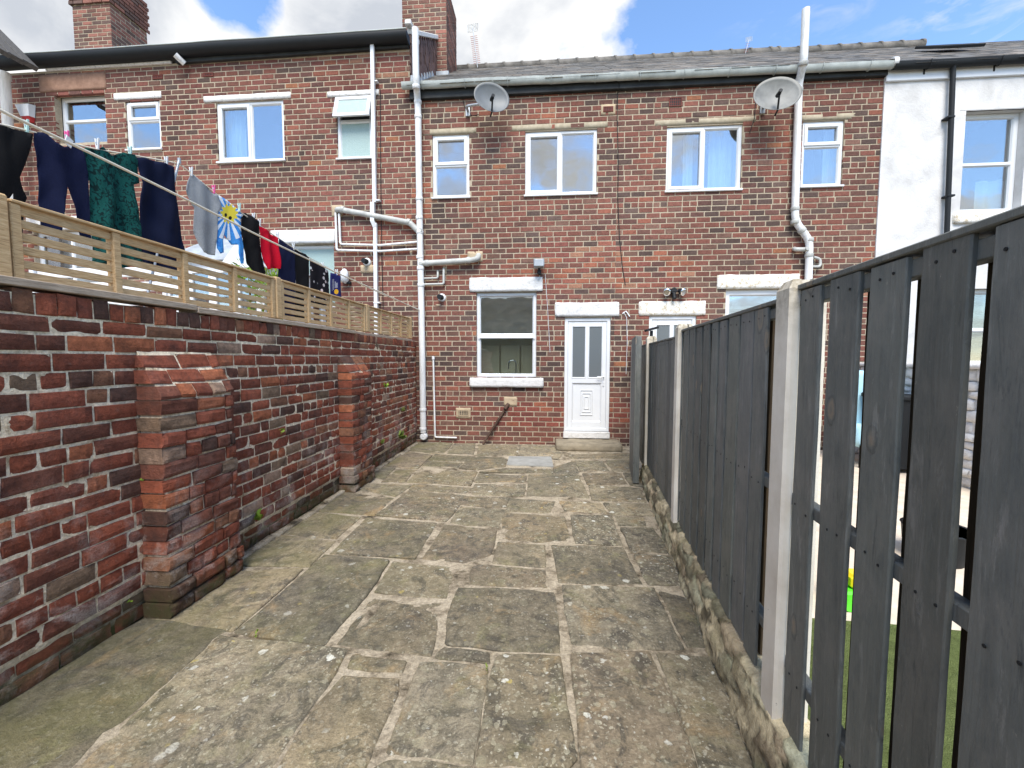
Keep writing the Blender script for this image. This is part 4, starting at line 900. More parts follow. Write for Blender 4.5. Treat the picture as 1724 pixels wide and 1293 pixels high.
# ------------------------------------------------------------------ timber plank, trellis panels, posts on the wall
XT = -2.425
for ya, yb, dz, dx in ((-1.7, 2.66, .004, 0), (2.665, 5.02, -.012, .004), (5.025, 7.30, -.016, -.03)):
    mb = MB(); n = 14
    for k in range(1): mb.obox(V((XW-.06+dx, (ya+yb)/2, WT+.022+dz)), V((.075, 0, 0)), V((0, (yb-ya)/2, 0)), V((0, 0, .019)), .004)
    p_ = {-1.7: 'nearest timber plank along the top of the brick wall', 2.665: 'middle timber plank along the top of the brick wall', 5.025: 'farthest timber plank along the wall top by the house'}[ya]
    tag(mb.build('timber_plank', M['plank']), p_, 'plank', 'planks along the wall top')
TB = WT+.045
def trellis(ya, yb, label):
    t_ = empty('trellis', (XT, (ya+yb)/2, TB), label, 'trellis', 'slatted trellis panels on the wall'); H = .335; sh, gp = .038, .0212
    for k in range(6):
        z = TB+k*(sh+gp); mb = MB(); w_ = .004
        mb.obox(V((XT, (ya+yb)/2, z+sh/2+R.uniform(-.002, .002))), V((.008, 0, 0)), V((0, (yb-ya)/2, R.uniform(-.003, .003))), V((0, 0, sh/2)), .002); mb.build('slat', M['trellis'], t_)
    for k in range(5):
        y = ya+.02+(yb-ya-.04)*k/4; mb = MB(); mb.box(XT-.026, XT+.024, y-.02, y+.02, TB-.002, TB+H+.004, 0, .003); 
        mb.build('batten', M['trellis'], t_)
    mb = MB(); mb.box(XT-.03, XT+.032, ya, yb, TB+H+.005, TB+H+.019, 0, .003); mb.build('capping', M['trellis'], t_)
tp = [(-.22, 1.63, 'nearest slatted trellis panel, at the camera end of the wall'), (1.72, 3.55, 'slatted trellis panel below the navy trousers, green dress and grey shirt'), (3.64, 5.42, 'slatted trellis panel below the floral cloth and navy towels'), (5.51, 7.24, 'slatted trellis panel nearest the house, with nothing hanging behind it')]
for q in tp: trellis(*q)
for y, lab in ((1.675, 'thick trellis post at the left edge of the photo'), (3.595, 'trellis post below the navy towel'), (5.465, 'trellis post between the two farthest panels'), (7.285, 'trellis end post against the house')):
    mb = MB(); mb.box(XT-.04, XT+.034, y-.036, y+.036, TB-.004, TB+.365, 0, .008); tag(mb.build('trellis_post', M['trellis']), lab, 'post', 'posts of the trellis')
# ------------------------------------------------------------------ small weeds in the brickwork and joints
def weed(p, n, s_, label, m, spread=V((1, 0, .4)), name='weed'):
    t_ = MB()
    for k in range(n):
        s_ *= 1; d = (spread+V((R.uniform(-.9, .9), R.uniform(-.9, .9), R.uniform(-.5, .8)))).normalized(); l = s_*R.uniform(.35, .8); sd = d.cross(V((R.uniform(-1, 1), R.uniform(-1, 1), 1))).normalized()*l*.3; up = d.cross(sd).normalized()*l*.15
        q = V(p)+V((0, R.uniform(-.02, .02), R.uniform(-.02, .02)))
        vs = [q, q+d*l*.35+sd+up, q+d*l*.7+sd*.8+up, q+d*l, q+d*l*.7-sd*.8+up, q+d*l*.35-sd+up]; t_.add(vs, [(0, 1, 2, 3), (0, 3, 4, 5)])
    tag(t_.build(name, M[m]), label, 'weed', 'weeds growing in the yard')
wx = lambda x, y, X=XW+.01: SX(x, y, X)
weed(wx(431, 873), 9, .1, 'bright green fern-like weed low on the wall between the buttresses', 'leaf'); weed(wx(236, 811), 3, .035, 'tiny leaf in the joint beside the nearer buttress', 'leaf')
weed(wx(648, 650), 16, .09, 'leafy weed high on the wall past the farther buttress', 'leaf'); weed(wx(470, 727), 4, .06, 'small weed in the wall midway up between the buttresses', 'leaf')
weed(wx(641, 745), 14, .09, 'weed low on the wall between far buttress and house', 'leafdark'); weed(wx(672, 735), 26, .16, 'dark weedy clump low on the wall nearest the house', 'leafdark'); weed(wx(676, 690), 18, .09, 'straggly weed on the pale bricks near the house', 'leafdark'); weed(wx(215, 1010, XW+.0), 3, .03, 'small weed at the mossy foot of the wall by the near buttress', 'leaf')
weed(G(432, 1071), 9, .03, 'moss tuft in the joint of the big left flagstones', 'leafdark', V((0, 0, 1)), 'moss_tuft'); weed(G(820, 1130), 9, .025, 'moss tuft in the joint of the central flagstones', 'leafdark', V((0, 0, 1)), 'moss_tuft')
# ------------------------------------------------------------------ washing lines and laundry
LA, LB = (-2.3, 7.4), (-3.05, 2.31); L1, L2 = (-2.27, 7.4), (-2.75, 2.2)
def rope(pts, a, b, r, label):
    mb = MB(); q = [PL(x, y, a, b) for x, y in pts]; mb.tube(fillet(q, .2, 4), r, 8); return tag(mb.build('washing_line', M['rope']), label, 'washing line', 'washing lines over the left yard')
rope([(-60, 152), (0, 186), (160, 261), (320, 339), (440, 399), (560, 456), (640, 492), (714, 526)], L1, L2, .0085, 'taut cream washing line crossing in front of the clothes')
rope([(-60, 196), (0, 209), (57, 222), (143, 248), (222, 261), (301, 275), (322, 292), (364, 327), (410, 361), (468, 401), (519, 433), (575, 463), (640, 494), (709, 522)], LA, LB, .005, 'thin sagging washing line the clothes hang from')
mb = MB(); a = PL(302, 273, LA, LB); b = PL(281, 362, LA, LB); d = (b-a).normalized(); b = a+d*((a.z)/-d.z); mb.tube([a+V((0, 0, .02)), b], .009, 10); mb.tube([a+V((0, 0, -.01)), a+V((0, 0, .03))], .012, 8); tag(mb.build('clothes_prop', M['steel']), 'grey metal clothes prop holding up the washing line', 'clothes prop')
a = PL(-60, 152, L1, L2); b = PL(-60, 196, LA, LB); mb = MB(); c = (a+b)/2; mb.tube([(c.x, c.y-.05, 0), (c.x, c.y-.05, 3.0)], .03, 12); mb.tube([a+V((.03, -.05, 0)), a.lerp(b, .5)+V((0, -.05, .02)), b+V((-.03, -.05, 0))], .015, 8)
tag(mb.build('washing_line_pole', M['steel']), 'steel pole at the near end of the washing lines', 'pole')
LN = V((LB[1]-LA[1], -(LB[0]-LA[0]), 0)).normalized()
if LN.x < 0: LN = -LN
CLOTH = {}
def fabric(name, col, fn=None, rough=.95):
    t = NT(name); n = t.noise(140, 3, .6); c = t.mix(1, col, t.ramp(n, (.3, .8), (.7, 1.15)), 'MULTIPLY')
    if fn: c = fn(t, c)
    t.bump(n, .3, .003); CLOTH[name] = t.out(c, rough, .1); return CLOTH[name]
def uvn(t): n = t.n.new('ShaderNodeUVMap'); n.uv_map = 'photo'; return n.outputs[0]
def mask(t, v, lo, hi): return t.ramp(v, (lo, 0), (hi, 1))
def leopard(t, c): v = t.vscale((1, 1, .8)); return t.mix(t.ramp(t.noise(42, 3, .6, v, 1.2), (.5, 0), (.56, .9)), c, (.004, .012, .013))
def floral(t, c):
    p = t.vor(17, None, 'Distance'); cl = t.n.new('ShaderNodeSeparateColor'); t.l.new(t.vor(17, None, 'Color'), cl.inputs[0])
    return t.mix(t.math('MULTIPLY', t.math('LESS_THAN', t.math('ADD', p, t.math('MULTIPLY', t.noise(70, 3), .35)), .5), t.math('GREATER_THAN', cl.outputs[0], .42)), c, t.mix(cl.outputs[1], (.62, .5, .48), (.4, .42, .42)))
def polar(t, cx, cy, sx, sy):
    mp = t.n.new('ShaderNodeMapping'); t.l.new(uvn(t), mp.inputs[0]); mp.inputs['Location'].default_value = (-cx*sx, -cy*sy, 0); mp.inputs['Scale'].default_value = (sx, sy, 1)
    ln = t.n.new('ShaderNodeVectorMath'); ln.operation = 'LENGTH'; t.l.new(mp.outputs[0], ln.inputs[0]); s_ = t.sep(mp.outputs[0]); return mp.outputs[0], ln.outputs['Value'], t.math('ARCTAN2', s_[1], s_[0])
def sunshirt(t, c):
    v, r, a = polar(t, 385, 360, 1, .9)
    c = t.mix(t.ramp(t.noise(26, 2), (.55, 0), (.6, .5)), c, (.03, .1, .45))
    rays = t.math('GREATER_THAN', t.math('SINE', t.math('MULTIPLY', a, 17)), .1); rays = t.math('MULTIPLY', rays, t.math('MULTIPLY', t.math('GREATER_THAN', r, 12), t.math('LESS_THAN', r, 40)))
    c = t.mix(rays, c, (.7, .74, .78)); ph = t.math('MULTIPLY', t.math('SINE', t.math('MULTIPLY', a, 11)), 2)
    c = t.mix(t.math('LESS_THAN', t.math('ADD', r, ph), 13.5), c, (.72, .58, .06))
    for ex, ey in ((380, 362), (388, 367)): q = polar(t, ex, ey, 1, .8); c = t.mix(t.math('LESS_THAN', q[1], 2.6), c, (.02, .02, .02))
    return c
def towel(t, c):
    q = polar(t, 566, 491, 1, .72); c = t.mix(t.math('LESS_THAN', q[1], 3.1), c, (.8, .42, .03)); s_ = t.sep(uvn(t))
    band = lambda u, a, b: t.math('MULTIPLY', t.math('GREATER_THAN', u, a), t.math('LESS_THAN', u, b))
    tx = t.math('GREATER_THAN', t.noise(9, 2, .5, t.n.new('ShaderNodeMapping').outputs[0] if 0 else uvn(t)), .5)
    for x0_, x1_, y0_, y1_ in ((559, 560, 470, 490), (561.5, 562.5, 470, 488), (564, 565.2, 474, 485), (566, 567.8, 476, 485)):
        m = t.math('MULTIPLY', band(s_[0], x0_, x1_), band(s_[1], y0_, y1_)); c = t.mix(t.math('MULTIPLY', m, t.math('GREATER_THAN', t.math('SINE', t.math('MULTIPLY', s_[1], 5.0)), -.3)), c, (.6, .6, .62))
    return c
fabric('black_cotton', (.009, .009, .01)); fabric('navy_cotton', (.009, .012, .036)); fabric('green_spotted', (.008, .065, .058), leopard); fabric('dark_navy', (.007, .01, .028)); fabric('grey_marl', (.25, .26, .27))
fabric('sun_print', (.06, .28, .66), sunshirt); fabric('red_jersey', (.42, .006, .02)); fabric('floral_print', (.012, .011, .014), floral); fabric('towel_print', (.022, .024, .11), towel)
def garment(name, label, cat, pts, mt, amp=.03, freq=22, a=LA, b=LB, seed=0, dep=0.0):
    bm = bmesh.new(); P2 = [V((float(x), float(y), 0)) for x, y in (q.split(',') for q in pts.split())]
    # clip a fine pixel-lattice to the outline, then hang it in the plane of the line
    minx, maxx = min(p.x for p in P2), max(p.x for p in P2); miny, maxy = min(p.y for p in P2), max(p.y for p in P2)
    edge = []
    for i in range(len(P2)):
        p, q = P2[i-1], P2[i]; k = max(1, int((q-p).length/4))
        edge += [p.lerp(q, s_/k) for s_ in range(k)]
    vs = [bm.verts.new(p) for p in edge]; f = bm.faces.new(vs)
    st = max(3.0, (maxx-minx)/22)
    x = minx+st
    while x < maxx: bmesh.ops.bisect_plane(bm, geom=bm.verts[:]+bm.edges[:]+bm.faces[:], plane_co=(x, 0, 0), plane_no=(1, 0, 0)); x += st
    y = miny+st*1.6
    while y < maxy: bmesh.ops.bisect_plane(bm, geom=bm.verts[:]+bm.edges[:]+bm.faces[:], plane_co=(0, y, 0), plane_no=(0, 1, 0)); y += st*1.6
    bmesh.ops.triangulate(bm, faces=[f for f in bm.faces if len(f.verts) > 4])
    bm.verts.ensure_lookup_table(); px = [(v.co.x, v.co.y) for v in bm.verts]
    W = []
    for x, y in px:
        p = PL(x, y, a, b); dn = min(1, max(0, (y-miny)/max(1, maxy-miny)))
        u = (p-V((a[0], a[1], 0))).dot(V((b[0]-a[0], b[1]-a[1], 0)).normalized())
        fd = math.sin(u*freq*1.3+seed+2.2*noise.noise(V((u*3, p.z*1.5, seed))))*amp*.8*(.35+.65*dn)+noise.noise(V((u*7, p.z*3, seed)))*amp*.7+abs(noise.noise(V((u*11+p.z*2, p.z*4-u*3, seed))))*amp*.9
        W.append(p+LN*(fd+dep*dn))
    base = V((sum(p.x for p in W)/len(W), sum(p.y for p in W)/len(W), min(p.z for p in W)))
    for v, p in zip(bm.verts, W): v.co = p-base
    me = bpy.data.meshes.new(name); bm.to_mesh(me); bm.free(); uv = me.uv_layers.new(name='photo')
    for l in me.loops: uv.data[l.index].uv = px[l.vertex_index]
    me.polygons.foreach_set('use_smooth', [True]*len(me.polygons)); me.materials.append(CLOTH[mt])
    o = bpy.data.objects.new(name, me); C.objects.link(o); o.location = base; so = o.modifiers.new('thickness', 'SOLIDIFY'); so.thickness = .005; so.offset = 0
    return tag(o, label, cat, 'laundry on the washing line')
garment('trousers', 'black garment at the left edge of the photo, hanging near the thick trellis post', 'clothing', '-70,196 0,211 40,222 54,226 50,247 40,280 32,298 38,318 46,333 41,344 36,392 16,386 18,325 10,337 -30,395 -70,395', 'black_cotton', seed=1)
garment('trousers', 'navy trousers hung by the waist with a white label', 'trousers', '57,222 75,224 90,240 105,248 112,247 120,235 135,246 141,262 146,290 150,330 154,385 156,404 134,396 126,350 115,322 110,312 105,340 102,375 100,392 72,386 68,330 65,275 57,245', 'navy_cotton', seed=2)
garment('dress', 'dark green spotted short-sleeved dress', 'dress', '143,250 150,246 163,253 172,247 190,262 205,257 222,261 229,272 232,290 235,308 223,311 228,345 236,395 242,438 210,451 158,443 155,376 152,304 139,302 140,270', 'green_spotted', .035, 26, seed=3)
garment('skirt', 'dark navy flared skirt hanging beside the green dress', 'skirt', '228,265 242,267 275,275 290,281 292,310 297,340 305,380 312,425 301,461 236,449 234,400 232,330 234,308', 'dark_navy', .03, 24, seed=4)
garment('t_shirt', 'light grey short-sleeved t-shirt', 't-shirt', '322,292 336,304 348,313 359,326 365,328 373,350 365,357 364,392 361,430 340,425 334,413 327,392 326,350 321,343 312,320 315,308', 'grey_marl', .02, 30, seed=5)
garment('childs_shirt', 'blue long-sleeved shirt printed with a yellow sun', 'shirt', '366,328 383,338 410,362 406,367 406,395 410,409 410,444 404,444 400,427 400,412 390,412 377,395 374,405 376,425 370,427 365,418 364,392 365,357', 'sun_print', .012, 30, seed=6)
garment('trousers', 'black trousers hanging between the sun shirt and the red top', 'trousers', '407,363 413,358 424,366 434,374 434,395 440,418 447,458 446,462 430,461 411,437 410,414 406,392', 'black_cotton', .03, 22, seed=7)
garment('top', 'bright red top with a gathered hem', 'top', '436,380 452,390 467,401 467,427 467,453 457,451 447,454 442,432 437,399', 'red_jersey', .035, 34, seed=8)
garment('towel', 'dark navy towel next to the red top', 'towel', '469,402 482,411 496,420 497,470 496,541 482,539 468,536', 'navy_cotton', .02, 18, seed=9)
garment('towel', 'black towel next to the floral cloth', 'towel', '497,420 505,424 513,428 519,434 519,487 519,541 497,541', 'black_cotton', .02, 18, seed=10)
garment('cloth', 'black cloth with a pale floral print', 'cloth', '521,436 537,446 553,456 555,470 555,497 557,515 540,514 522,513 521,470', 'floral_print', .015, 20, seed=11)
garment('tea_towel', 'navy tea towel printed with an orange disc', 'tea towel', '556,459 565,461 573,465 573,480 573,497 574,503 556,497 555,480', 'towel_print', .012, 18, seed=12)
mb = MB(); a = PL(107, 240, LA, LB); mb.obox(a+LN*.045, V((0, .018, -.01)), V((0, .008, .026)), LN*.003, .001); tag(mb.build('care_label', M['upvc']), 'white label on the navy trousers', 'label')
def peg(x, y, m, label, first=None):
    p = PL(x, y, LA, LB)
    if first: return tag(copy_tree(first[0], p-first[1]), label)
    t_ = empty('clothes_peg', p, label, 'clothes peg', 'pegs on the washing line'); al = V((LB[0]-LA[0], LB[1]-LA[1], 0)).normalized()
    for s_ in (-1, 1): mb = MB(); mb.obox(p+LN*.008*s_+V((0, 0, .005)), al*.006, LN*.004+V((0, 0, .0008*s_)), V((0, 0, .037))+LN*.005*s_, .002); mb.build('peg_arm', M[m], t_)
    mb = MB(); mb.tube([p-al*.007+V((0, 0, .012)), p+al*.007+V((0, 0, .012))], .009, 8); mb.build('spring', M['steel'], t_); return (t_, p)
M['mint'] = plain('mint_plastic', (.42, .62, .58), .5); M['pink'] = plain('pink_plastic', (.75, .1, .3), .5)
pm = peg(45, 214, 'mint', 'mint clothes peg above the black garment at the left edge'); peg(219, 257, 'mint', 'mint clothes peg on the shoulder of the green dress', pm); peg(403, 350, 'mint', 'mint clothes peg on the collar of the sun shirt', pm)
pk = peg(113, 232, 'pink', 'pink clothes peg on the navy trousers'); peg(360, 320, 'pink', 'pink clothes peg between grey t-shirt and sun shirt', pk)
WPL = 'white clothes peg holding laundry between the green dress and the house'
pw = peg(164, 244, 'upvc', 'white clothes peg at the neck of the green dress')
for q in ((280, 273), (322, 290), (427, 366), (437, 376), (467, 397), (494, 416), (543, 448), (567, 459)): peg(*q, 'upvc', WPL, pw)
# ------------------------------------------------------------------ what stands in the left yard, seen over and through the trellis
mb = MB(); mb.box(-10.5, -2.62, -3, 7.4, -.03, -.002); tag(mb.build('left_yard_paving', M['paleslab']), kind='structure')
po = empty('porch', (-4.6, 6.6, 0), 'white glazed porch with hipped grey roof and finial behind the trellis', 'porch'); xa, xb, ya, yb, ze = -5.55, -4.1, 5.75, 7.4, 2.95
for i, (p, q, nn) in enumerate(((V((xa, ya, 0)), V((xb, ya, 0)), 4), (V((xb, ya, 0)), V((xb, yb, 0)), 4), (V((xa, ya, 0)), V((xa, yb, 0)), 4))):
    d = (q-p)/nn; n = V((d.y, -d.x, 0)).normalized()*.03; f = MB()
    for k in range(nn+1): c = p+d*k; f.obox(c+V((0, 0, ze/2)), d.normalized()*.06, n, V((0, 0, ze/2)), .006)
    for z, hh in ((.8, .78), (2.1, .06), (ze-.08, .09)): f.obox((p+q)/2+V((0, 0, z)), (q-p)/2, n*.8, V((0, 0, hh)), .005)
    f.build('frame', M['upvc'], po); g = MB(); g.obox((p+q)/2+V((0, 0, 2.25)), (q-p)/2, n*.1, V((0, 0, .65)), .001); g.build('pane', M['kglass'], po)
mb = MB(); pk_ = V((-5.0, 6.1, 3.42)); pk2 = V((-5.0, 7.4, 3.42)); e = .1; z = ze; c4 = [V((xa-e, ya-e, z)), V((xb+e, ya-e, z)), V((xb+e, yb, z)), V((xa-e, yb, z))]
mb.add(c4+[pk_, pk2], [(0, 1, 4), (1, 2, 5, 4), (3, 0, 4, 5), (0, 3, 2, 1)]); mb.build('roof', M['lead'], po)
mb = MB(); fp = pk_+V((0, 0, -.02)); mb.tube([fp+V((0, 0, h)) for h in (0, .06, .08, .1, .19, .27, .32)], [.07, .06, .03, .06, .075, .03, .008], 14); mb.build('finial', M['upvc'], po)
gb = MB(); cx = -4.3; gb.add([(cx-.35, ya-.12, ze-.12), (cx+.35, ya-.12, ze-.12), (cx, ya-.12, ze+.3), (cx-.35, ya+.05, ze-.12), (cx+.35, ya+.05, ze-.12), (cx, ya+.3, ze+.3)], [(0, 1, 2), (0, 2, 5, 3), (1, 4, 5, 2), (0, 3, 4, 1)]); gb.build('gable', M['upvc'], po)
def potplant(x, y, zt, label, r=.16):
    t_ = empty('potted_plant', (x, y, 0), label, 'potted plant', 'plants in the left yard'); mb = MB(); h = zt-.25
    mb.tube([(x, y, 0), (x, y, .3), (x, y, .33)], [.13, .17, .18], 14); mb.build('pot', M['terra'], t_); mb = MB(); mb.tube([(x, y, .3), (x+.02, y, h)], .012, 6); mb.build('stem', M['rust'], t_)
    mb = MB()
    for k in range(170):
        d = V((R.gauss(0, 1), R.gauss(0, 1), R.gauss(0, 1))).normalized(); p = V((x, y, zt-r))+d*r*R.random()**.4; s_ = d.cross(V((R.random(), R.random(), R.random()))).normalized()*.035; l = (d+V((0, 0, R.uniform(-.3, .6)))).normalized()*.075
        mb.add([p-s_*.5, p+l*.5+s_*.5, p+l, p+l*.5-s_*.8], [(0, 1, 2, 3)])
    mb.build('foliage', M['leaf'], t_)
q = F(417, 452, 5.0); potplant(q.x, 5.0, q.z+.1, 'bushy potted plant just above the trellis, below the black trousers'); q = F(455, 464, 5.6); potplant(q.x, 5.6, q.z+.1, 'smaller potted plant half hidden by the red top'); q = F(452, 505, 4.4); potplant(q.x, 4.4, q.z+.18, 'leafy potted plant seen through the trellis slats', .2)
bx = empty('storage_box', (-3.9, 2.9, 0), 'sage green storage box seen through the trellis at the left edge', 'storage box'); mb = MB(); mb.box(-4.6, -3.4, 2.5, 3.1, 0, 1.9, 0, .01); mb.build('body', M['plasterbox'], bx); mb = MB(); mb.box(-4.65, -3.35, 2.45, 3.15, 1.9, 1.95, 0, .01); mb.build('lid', M['steel'], bx)
bn = empty('white_bench', (-5.2, 4.6, 0), 'white slatted bench seen through the trellis beside the green box', 'bench')
for k in range(4): mb = MB(); mb.box(-6.2, -4.2, 4.6, 4.63, 2.0+k*.17, 2.11+k*.17, 0, .006); mb.build('back_slat', M['upvc'], bn)
for k in range(4): mb = MB(); mb.box(-6.2, -4.2, 4.1+k*.12, 4.2+k*.12, 1.2, 1.23, 0, .005); mb.build('seat_slat', M['upvc'], bn)
for x in (-6.15, -4.25): mb = MB(); mb.box(x-.03, x+.03, 4.56, 4.6, 0, 2.65, 0, .006); mb.box(x-.03, x+.03, 4.1, 4.14, 0, 1.2, 0, .006); mb.build('leg', M['upvc'], bn)
t_ = empty('rear_extension', (-11.6, 7.0, 0), 'slate-roofed brick extension cut off by the left edge of the photo', 'extension'); mb = MB(); mb.box(-13, -10.62, 6.5, 7.4, 0, 6.9, 0); mb.build('wall', M['brick'], t_, True)
mb = MB(); a = F(-4, 70, 6.9); b = F(27, 101, 6.9); d = b-a; a = a-d*6
for k in range(3): mb.obox((a+b)/2+V((0, k*.2-.2, .02*k)), (b-a)/2, V((0, .12, 0)), V((.03, 0, .03)), .004, 0, (.09, .085, .08, 1))
mb.build('roof', M['slate'], t_, True)
# ------------------------------------------------------------------ right fence: concrete posts, panels, stone kerb
FA = V((.855, 1.566, 0)); FS = V((1.48-.855, 7.45-1.566, 0)).normalized(); FN = V((FS.y, -FS.x, 0))   # FN: away from the yard
def fp_(s_, n, z): return FA+FS*s_+FN*n+V((0, 0, z))
S3 = [0.045, 1.96, 3.86, 5.82]
def post(s_, label):
    t_ = MB(); a = .052; prof = [(0, -a), (0, a), (.012, a+.006), (.034, a+.006), (.037, a-.02), (.083, a-.02), (.086, a+.006), (.108, a+.006), (.12, a), (.12, -a), (.108, -a-.006), (.086, -a-.006), (.083, -a+.02), (.037, -a+.02), (.034, -a-.006), (.012, -a-.006)]
    vs = [fp_(s_+q, p, z) for z in (-.1, 1.8) for p, q in prof]; n = len(prof); cen = (.06, 0)
    vs += [fp_(s_+q*.72, .06+(p-.06)*.72, 1.832) for p, q in prof]
    t_.add(vs, [(k*n+i, k*n+(i+1) % n, (k+1)*n+(i+1) % n, (k+1)*n+i) for k in (0, 1) for i in range(n)]+[[2*n+i for i in range(n)]]); bmx = t_.build('concrete_post', M['post']); return tag(bmx, label, 'fence post', 'concrete posts of the right fence')
p0 = post(S3[0], 'nearest pale concrete fence post, between the gapped and the closed panel')
for s_, lab in ((S3[1], 'pale concrete fence post at the end of the closed fence panel'), (S3[2], 'concrete fence post carrying the small solar lamp'), (S3[3], 'concrete fence post against the house wall'), (-1.93, 'concrete fence post behind the camera end of the gapped panel')):
    tag(copy_tree(p0, FS*(s_-S3[0])), lab)
def board(parent, s0, s1, z0, z1, n0, n1, m, nails=False):
    mb = MB(); k = 16; vs = []; sd = R.uniform(0, 50); tw = R.uniform(-.004, .004); lean = R.uniform(-.004, .004)
    for j in range(k+1):
        f = j/k; z = z0+(z1-z0)*f
        wob = lambda e: .0025*noise.noise(V((sd+e, z*5, 0)))+.0014*noise.noise(V((sd+e, z*22, 3)))
        a, b = s0+wob(0)+lean*f, s1+wob(9)+lean*f; dn = .003*noise.noise(V((sd, z*2, 7))); c = .0025
        for s_, n_ in ((a, n1), (a, n0+c), (a+c*1.6, n0), (b-c*1.6, n0), (b, n0+c), (b, n1)): vs.append(fp_(s_, n_+dn+tw*(s_-s0)*4, z))
    fs = [(j*6+i, j*6+(i+1) % 6, (j+1)*6+(i+1) % 6, (j+1)*6+i) for j in range(k) for i in range(6)]; fs = [q[::-1] for q in fs]
    g_ = R.uniform(.78, 1.22); mb.add(vs, fs+[tuple(range(6)), tuple(range(k*6+5, k*6-1, -1))], 0, (g_, g_*R.uniform(.98, 1.02), g_*R.uniform(.97, 1.03), 1))
    for z in ((z0+.22, (z0+z1)/2+.04, z1-.035) if nails else ()):
        for f in (.25, .72): q = fp_(s0+(s1-s0)*f+R.uniform(-.01, .01), n0-.0012, z+R.uniform(-.012, .012)); mb.tube([q, q-FN*.0016], .0038, 8, True, 1)
    return mb.build('board', [m, M['black']], parent, True)
def panel(sa, sb, near, far, zb, zt, label):
    t_ = empty('fence_panel', fp_((sa+sb)/2, .06, zb), label, 'fence panel', 'dark grey fence panels')
    for a, b in near: board(t_, a, b, zb+R.uniform(-.012, .012), zt-.012+R.uniform(-.004, .004), .030, .041, M['fence'], True)
    for a, b in far: board(t_, a, b, zb, zt-.012, .080, .098, M['fenceback'])
    for z in (zb+.2, (zb+zt)/2+.02, zt-.062):
        mb = MB(); mb.obox(fp_((sa+sb)/2, .06, z+.02), FS*((sb-sa)/2), FN*.0195, V((0, 0, .021)), .003); mb.build('rail', M['fence'], t_, True)
    mb = MB(); mb.obox(fp_((sa+sb)/2, .06, zt), FS*((sb-sa)/2), FN*.036, V((0, 0, .009)), .003); mb.build('capping', M['fence'], t_, True)
    return t_
def spx(x, y=740, n=.030):
    a = FA+FN*n; b = a+FS; p = PL(x, y, (a.x, a.y), (b.x, b.y)); return (p-a).dot(FS)
na = [spx(x) for x in (1338, 1371, 1386, 1436, 1449, 1511, 1533, 1616, 1648)]
ne = [spx(x, n=.034) for x in (1371.5, 1437, 1512, 1617)]; nearA = [(ne[0], na[0]), (ne[1], na[2]), (ne[2], na[4]), (ne[3], na[6])]; s_ = na[8]
while s_ > -1.8: nearA.append((s_-.128, s_)); s_ -= .168
farA = []
for (a0, b0), (a1, b1) in zip(nearA, nearA[1:]):
    k_ = len(farA); e = (spx(1386, n=.08)-.02, spx(1447, n=.08), spx(1527, n=.08), spx(1636, n=.08))[k_] if k_ < 4 else a0-.03
    farA.append((e-.125, e))     # boards of the far face cover the gaps, a little short
panel(-1.88, S3[0]-.03, nearA[:-1], farA[1:], .2, 1.80, 'nearest dark grey fence panel with gaps one can see through')
nb = [spx(x, 640) for x in (1142, 1149.5, 1160, 1170.5, 1182, 1195.5, 1209, 1224, 1244, 1268, 1293)]
nx = (1142, 1149.5, 1160, 1170.5, 1182, 1195.5, 1209, 1224, 1244, 1268, 1292); nearB = [(spx(x1-1.2-R.uniform(0, 1), 640, .034), spx(x0, 640)) for x0, x1 in zip(nx, nx[1:])]; farB = [(b-.05, b+.045) for a, b in zip(nb, nb[1:])]
panel(S3[0]+.03, S3[1]-.03, nearB, farB, .215, 1.775, 'long closed dark grey fence panel between the two pale posts')
nearC = [(S3[1]+.06+k*.168, S3[1]+.06+k*.168+.15) for k in range(11)]; panel(S3[1]+.03, S3[2]-.03, nearC, [(a-.05, a+.05) for a, b in nearC], .215, 1.735, 'dark grey fence panel beyond the second pale post')
nearD = [(S3[2]+.06+k*.168, S3[2]+.06+k*.168+.15) for k in range(11)]; panel(S3[2]+.03, S3[3]-.03, nearD, [(a-.05, a+.05) for a, b in nearD], .1, 1.735, 'dark grey fence panel against the house behind the folded gate')
# gate leaf folded back against the fence
gt = empty('gate', (1.1, 5.5, 0), 'dark grey boarded gate leaf folded back against the fence by the door', 'gate'); ga_, gb_ = V((1.085, 5.14, 0)), V((1.21, 6.0, 0)); gs = (gb_-ga_).normalized(); gn = V((gs.y, -gs.x, 0))
for k in range(6): mb = MB(); c = ga_+gs*(.075+k*.146)+V((0, 0, .92)); mb.obox(c, gs*.071, gn*.01, V((0, 0, .905)), .003); mb.build('board', M['fence'], gt, True)
for z in (.3, .95, 1.6): mb = MB(); mb.obox(ga_+gs*.44+gn*.03+V((0, 0, z)), gs*.43, gn*.019, V((0, 0, .045)), .003); mb.build('rail', M['fence'], gt, True)
mb = MB(); mb.obox(ga_+gs*.012+gn*.035+V((0, 0, .92)), gs*.012, gn*.026, V((0, 0, .9)), .003); mb.build('end_batten', M['fence'], gt, True)
sl = empty('solar_lamp', fp_(S3[2], .06, 1.832), 'small black solar lamp on the fence post by the second door', 'lamp'); p = fp_(S3[2], .06, 1.832)
mb = MB(); mb.tube([p, p+V((0, 0, .07))], .02, 8); mb.build('stalk', M['black'], sl); mb = MB(); mb.obox(p+V((0, 0, .09)), V((.075, 0, .02)), V((0, .06, 0)), V((-.004, 0, .014)), .004); mb.build('lamp_head', M['black'], sl)
